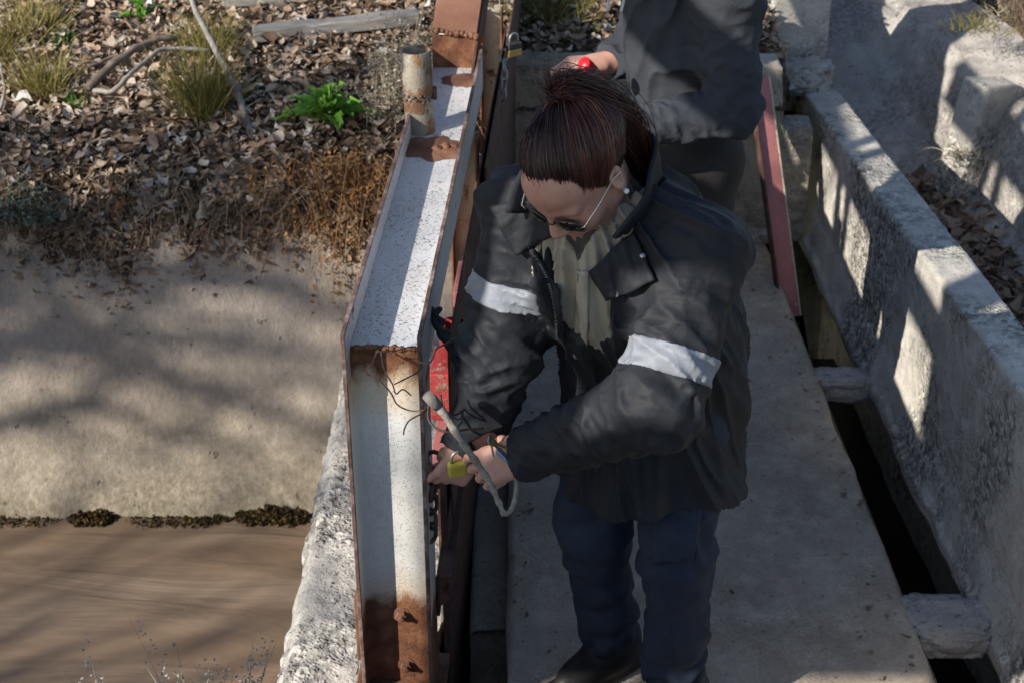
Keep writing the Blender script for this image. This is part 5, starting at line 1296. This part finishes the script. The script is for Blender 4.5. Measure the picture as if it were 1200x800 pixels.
for a, b, c in ((mLS, mLE, mLW), (mRS, mRE, mRW)): B.cone(mS, a, .06, .055, .03); B.cone(a, b, .048, .042, .02); B.cone(b, c, .042, .028, .02)
for a, b, c in ((mLH, mLK, mLA), (mRH, mRK, mRA)): B.cone(a, b, .08, .056, .03); B.cone(b, c, .054, .038, .02); B.cone(c, c + mf * .1 - ZU * .04, .035, .026, .02)
hand_shape(B, mLW + unit(mLW - mLE) * .01, unit(V(-.9, -.1, .12)), unit(V(0, -.8, .6)), [(.5, .7, .5)] * 4, 1, 1.0)
hand_shape(B, mRW + V(-.01, -.004, 0), unit(V(-.95, -.28, .05)), unit(V(0, .1, 1)), [(.55, .9, .6), (.6, 1., .6), (.65, 1., .6), (.7, 1., .6)], 1, 1.0, thumb=(.6, .4))
B.mesh('body', M['skin'], MN, 2)
T2 = Sdf((.15, 3.15, .03), (.75, 3.88, 1.1), .006); T2.ell(mH + ZU * .0, (.125, .165, .15), (mf, ml, ZU), .05)
for a, b, c in ((mLH, mLK, mLA), (mRH, mRK, mRA)): T2.cone(a, b, .096, .075, .04); T2.cone(b, c + ZU * .02, .074, .070, .03)
def tf2(P):
    r = -.008 * ridge(P, 8, 3) + .004 * vnoise(P, 12, 5)
    for a, b, c, s in ((mLH, mLK, mLA, 1), (mRH, mRK, mRA, 7)): r = r + limb_folds(P, b, c, .11, 55, .008, s + 2)
    return r
T2.displace(tf2); X2, Y2, Z2 = T2.pts(); T2.d = np.maximum(T2.d, .055 - Z2 + 0 * X2 + 0 * Y2); T2.mesh('trousers', M['darkpant'], MN, 1)
shoe('shoe', mLA, mf, MN, M['shoe']); shoe('shoe', mRA, mf, MN, M['shoe'])
H = Sdf((.07, 3.0, .84), (.82, 3.90, 1.56), .0045)
H.ell(mS - ZU * .14, (.118, .172, .20), (mf, ml, ZU), .04); H.cone(mS - ZU * .2, mH + ZU * .0, .130, .128, .06, mf, 1.12)
for a in (mLS, mRS): H.cone(mS + ZU * .0, a, .085, .078, .05)
H.cone(mLS, mLE, .072, .061, .04); H.cone(mLE, mLW, .060, .044, .03); H.cone(mRS, mRE, .078, .066, .04); H.cone(mRE, mRW, .062, .046, .03)
H.cone(mS + ZU * .05 - mf * .09, mS + ZU * .01 - mf * .12, .07, .07, .04)               # hood lying on the back
H.cone(mH + ZU * .02 + ml * .1, mH + ZU * .02 - ml * .1, .0, .0, .0)
HO = H.copy()
def hf(P):
    o = np.zeros(len(P), np.float32); wt = np.zeros(len(P), np.float32)
    for a, b, sd, r0 in ((mLS, mLE, 2, .074), (mLE, mLW, 4, .06), (mRS, mRE, 6, .074), (mRE, mRW, 8, .06)):
        tn, s_, th, rr = axis_coords(P, a, b); w = np.clip(1.55 - rr / r0, 0, 1) * np.clip(1.25 - np.abs(tn - .5) * 1.3, 0, 1); m = w > 0
        bend = .5 + .9 * np.clip(1 - np.abs(tn - (1 if sd in (2, 6) else 0)) / .6, 0, 1)
        o[m] += w[m] * (-.018 * creases(s_[m], th[m], rr[m], 30, 1.2, 1.5, sd + 20) * bend[m] - .008 * creases(s_[m], th[m], rr[m], 60, 1.8, -1.5, sd + 31)); wt[m] += w[m]
    tn, s_, th, rr = axis_coords(P, mS, mH); wt = np.clip(wt, 0, 1)
    Q = np.stack([np.cos(th) * 3.2 + s_ * 6, np.sin(th) * 3.2 + s_ * 4, s_ * 7.], -1); tor = -.022 * ((1 - np.abs(vnoise(Q, 1, 23))) ** 2.5 - .4)
    low = np.clip((1.06 - P[:, 2]) / .12, 0, 1); tor = tor + .006 * low * np.sin(P[:, 2] * 85 + 4 * vnoise(P, 8, 6))
    return np.clip(o + tor * (1 - wt), -.015, .013)
H.displace(hf); x, y, z = H.pts(); H.d = np.maximum(H.d, -(HO.d + .02)); H.d = np.maximum(H.d, .865 - z + .01 * np.sin(x * 20) + 0 * y)
for w, e in ((mLW, mLE), (mRW, mRE)):
    ax = unit(w - e); q = (x - w[0]) * ax[0] + (y - w[1]) * ax[1] + (z - w[2]) * ax[2]; near = np.sqrt((x - w[0]) ** 2 + (y - w[1]) ** 2 + (z - w[2]) ** 2 - q * q); H.d = np.where((near < .06) & (q > -.05) & (q < .1), np.maximum(H.d, q - .006), H.d)
hole = np.sqrt((x - mS[0] - mf[0] * .03) ** 2 + (y - mS[1] - mf[1] * .03) ** 2) - .075; H.d = np.maximum(H.d, -np.maximum(hole, mS[2] - z)); H.mesh('hooded_sweatshirt', M['hoodie'], MN, 1)
S = Sdf(mC - .17, mC + .17, .005); S.ell(mC + mU * .030 - mF * .012, V(.100, .077, .098) * 1.05 * 1.06, (mF, mL_, mU), .01)
x, y, z = S.pts(); uF = (x - mC[0]) * mF[0] + (y - mC[1]) * mF[1] + (z - mC[2]) * mF[2]; uU = (x - mC[0]) * mU[0] + (y - mC[1]) * mU[1] + (z - mC[2]) * mU[2]
S.displace(lambda P: .004 * vnoise(P, 60, 3)); S.d = np.maximum(S.d, np.where(uF > .02, .055 - uU, -.03 - uU)); S.mesh('hair', M['hair'], MN, 1)
for dx in (0, .035):
    MB().tube([p - MN.location for p in catmull([at(715 + dx * 500, -8, d=3.33), at(713 + dx * 500, 3, d=3.30), at(711 + dx * 480, 14, d=3.29)], 5)], .0032, 6).build('drawstring', M['cord'], MN, True)
RB = empty('red_flashlight', at(692, 84, d=3.55), 0, 'bright red plastic object held in the far hand of the man', 'tool')
a = at(684, 74, d=3.50) - RB.location; b = at(704, 92, d=3.58) - RB.location; qx = (b - a).to_track_quat('Z', 'Y').to_matrix().to_4x4()
mb = MB(); mb.lathe([(0, .0), (.014, .0), (.0155, .002), (.0155, .03), (.013, .036), (.013, .075), (.010, .078), (0, .078)], 20, Matrix.Translation(a) @ qx); mb.build('grip', M['redplastic'], RB, True)
mb = MB(); mb.lathe([(.0135, .040), (.0145, .042), (.0145, .05), (.0135, .052)], 20, Matrix.Translation(a) @ qx); mb.build('ring', M['steel'], RB, True)
# ================================================================== unseen screen and bars, added on the near side to shade the bay
FE = empty('added_shade_screen', (-2.933, .2, 1.70), 0, 'added unseen board screen on posts, placed to shade the bay floor', 'shade_screen')  # board screen added out of view to keep sun off floor and legs
M['board'] = simple('shade_screen_boards', [(.14, .12, .10), (.24, .21, .18), (.33, .30, .26)], 8, .85, 40, .6, .006, stretch=(12, 12, 1.2))
rnd = random.Random(3); x = -.26
while x < .86:
    w = rnd.uniform(.11, .14); mb = MB(); mb.box(x, x + w - .004, -.012, .012, .62, 1.15 + rnd.uniform(-.02, .02)); bevel(mb.build('board', M['board'], FE), .003); x += w
for px in (-.26, .26, .78):
    mb = MB(); mb.box(px, px + .08, .015, .095, -1.1, 1.98); bevel(mb.build('post', M['board'], FE), .004)
mb = MB(); mb.box(.20, .92, -.03, .0145, 1.52, 1.72); bevel(mb.build('top_rail', M['board'], FE), .004)
# steel girder and rails added out of view, casting shadow bands on parapet and people
HT = empty('added_shade_bars', (-1.7, 1.0, 1.47), 0, 'added unseen steel girder with railing, placed to shade the parapet', 'railing')
def ibeam(name, z0, z1, y0, y1, w=.05):
    mb = MB(); mb.box(-w, w, y0, y1, z1 - .01, z1); mb.box(-.005, .005, y0, y1, z0 + .0101, z1 - .0101); mb.box(-w, w, y0, y1, z0, z0 + .01); return mb.build(name, M['rust_dark'], HT)
ibeam('girder', .845, .975, .42, 2.05, .014); ibeam('top_rail', 1.20, 1.35, .0, 2.05)
for y in (.30, .43, 1.47, 1.59):
    mb = MB(); mb.box(.0501, .085, y, y + .05, .58, 1.45); mb.build('post', M['rust_dark'], HT)
mb = MB(); mb.box(-.05, .05, .0, .1, -.85, 1.199); mb.build('support_post', M['rust_dark'], HT)
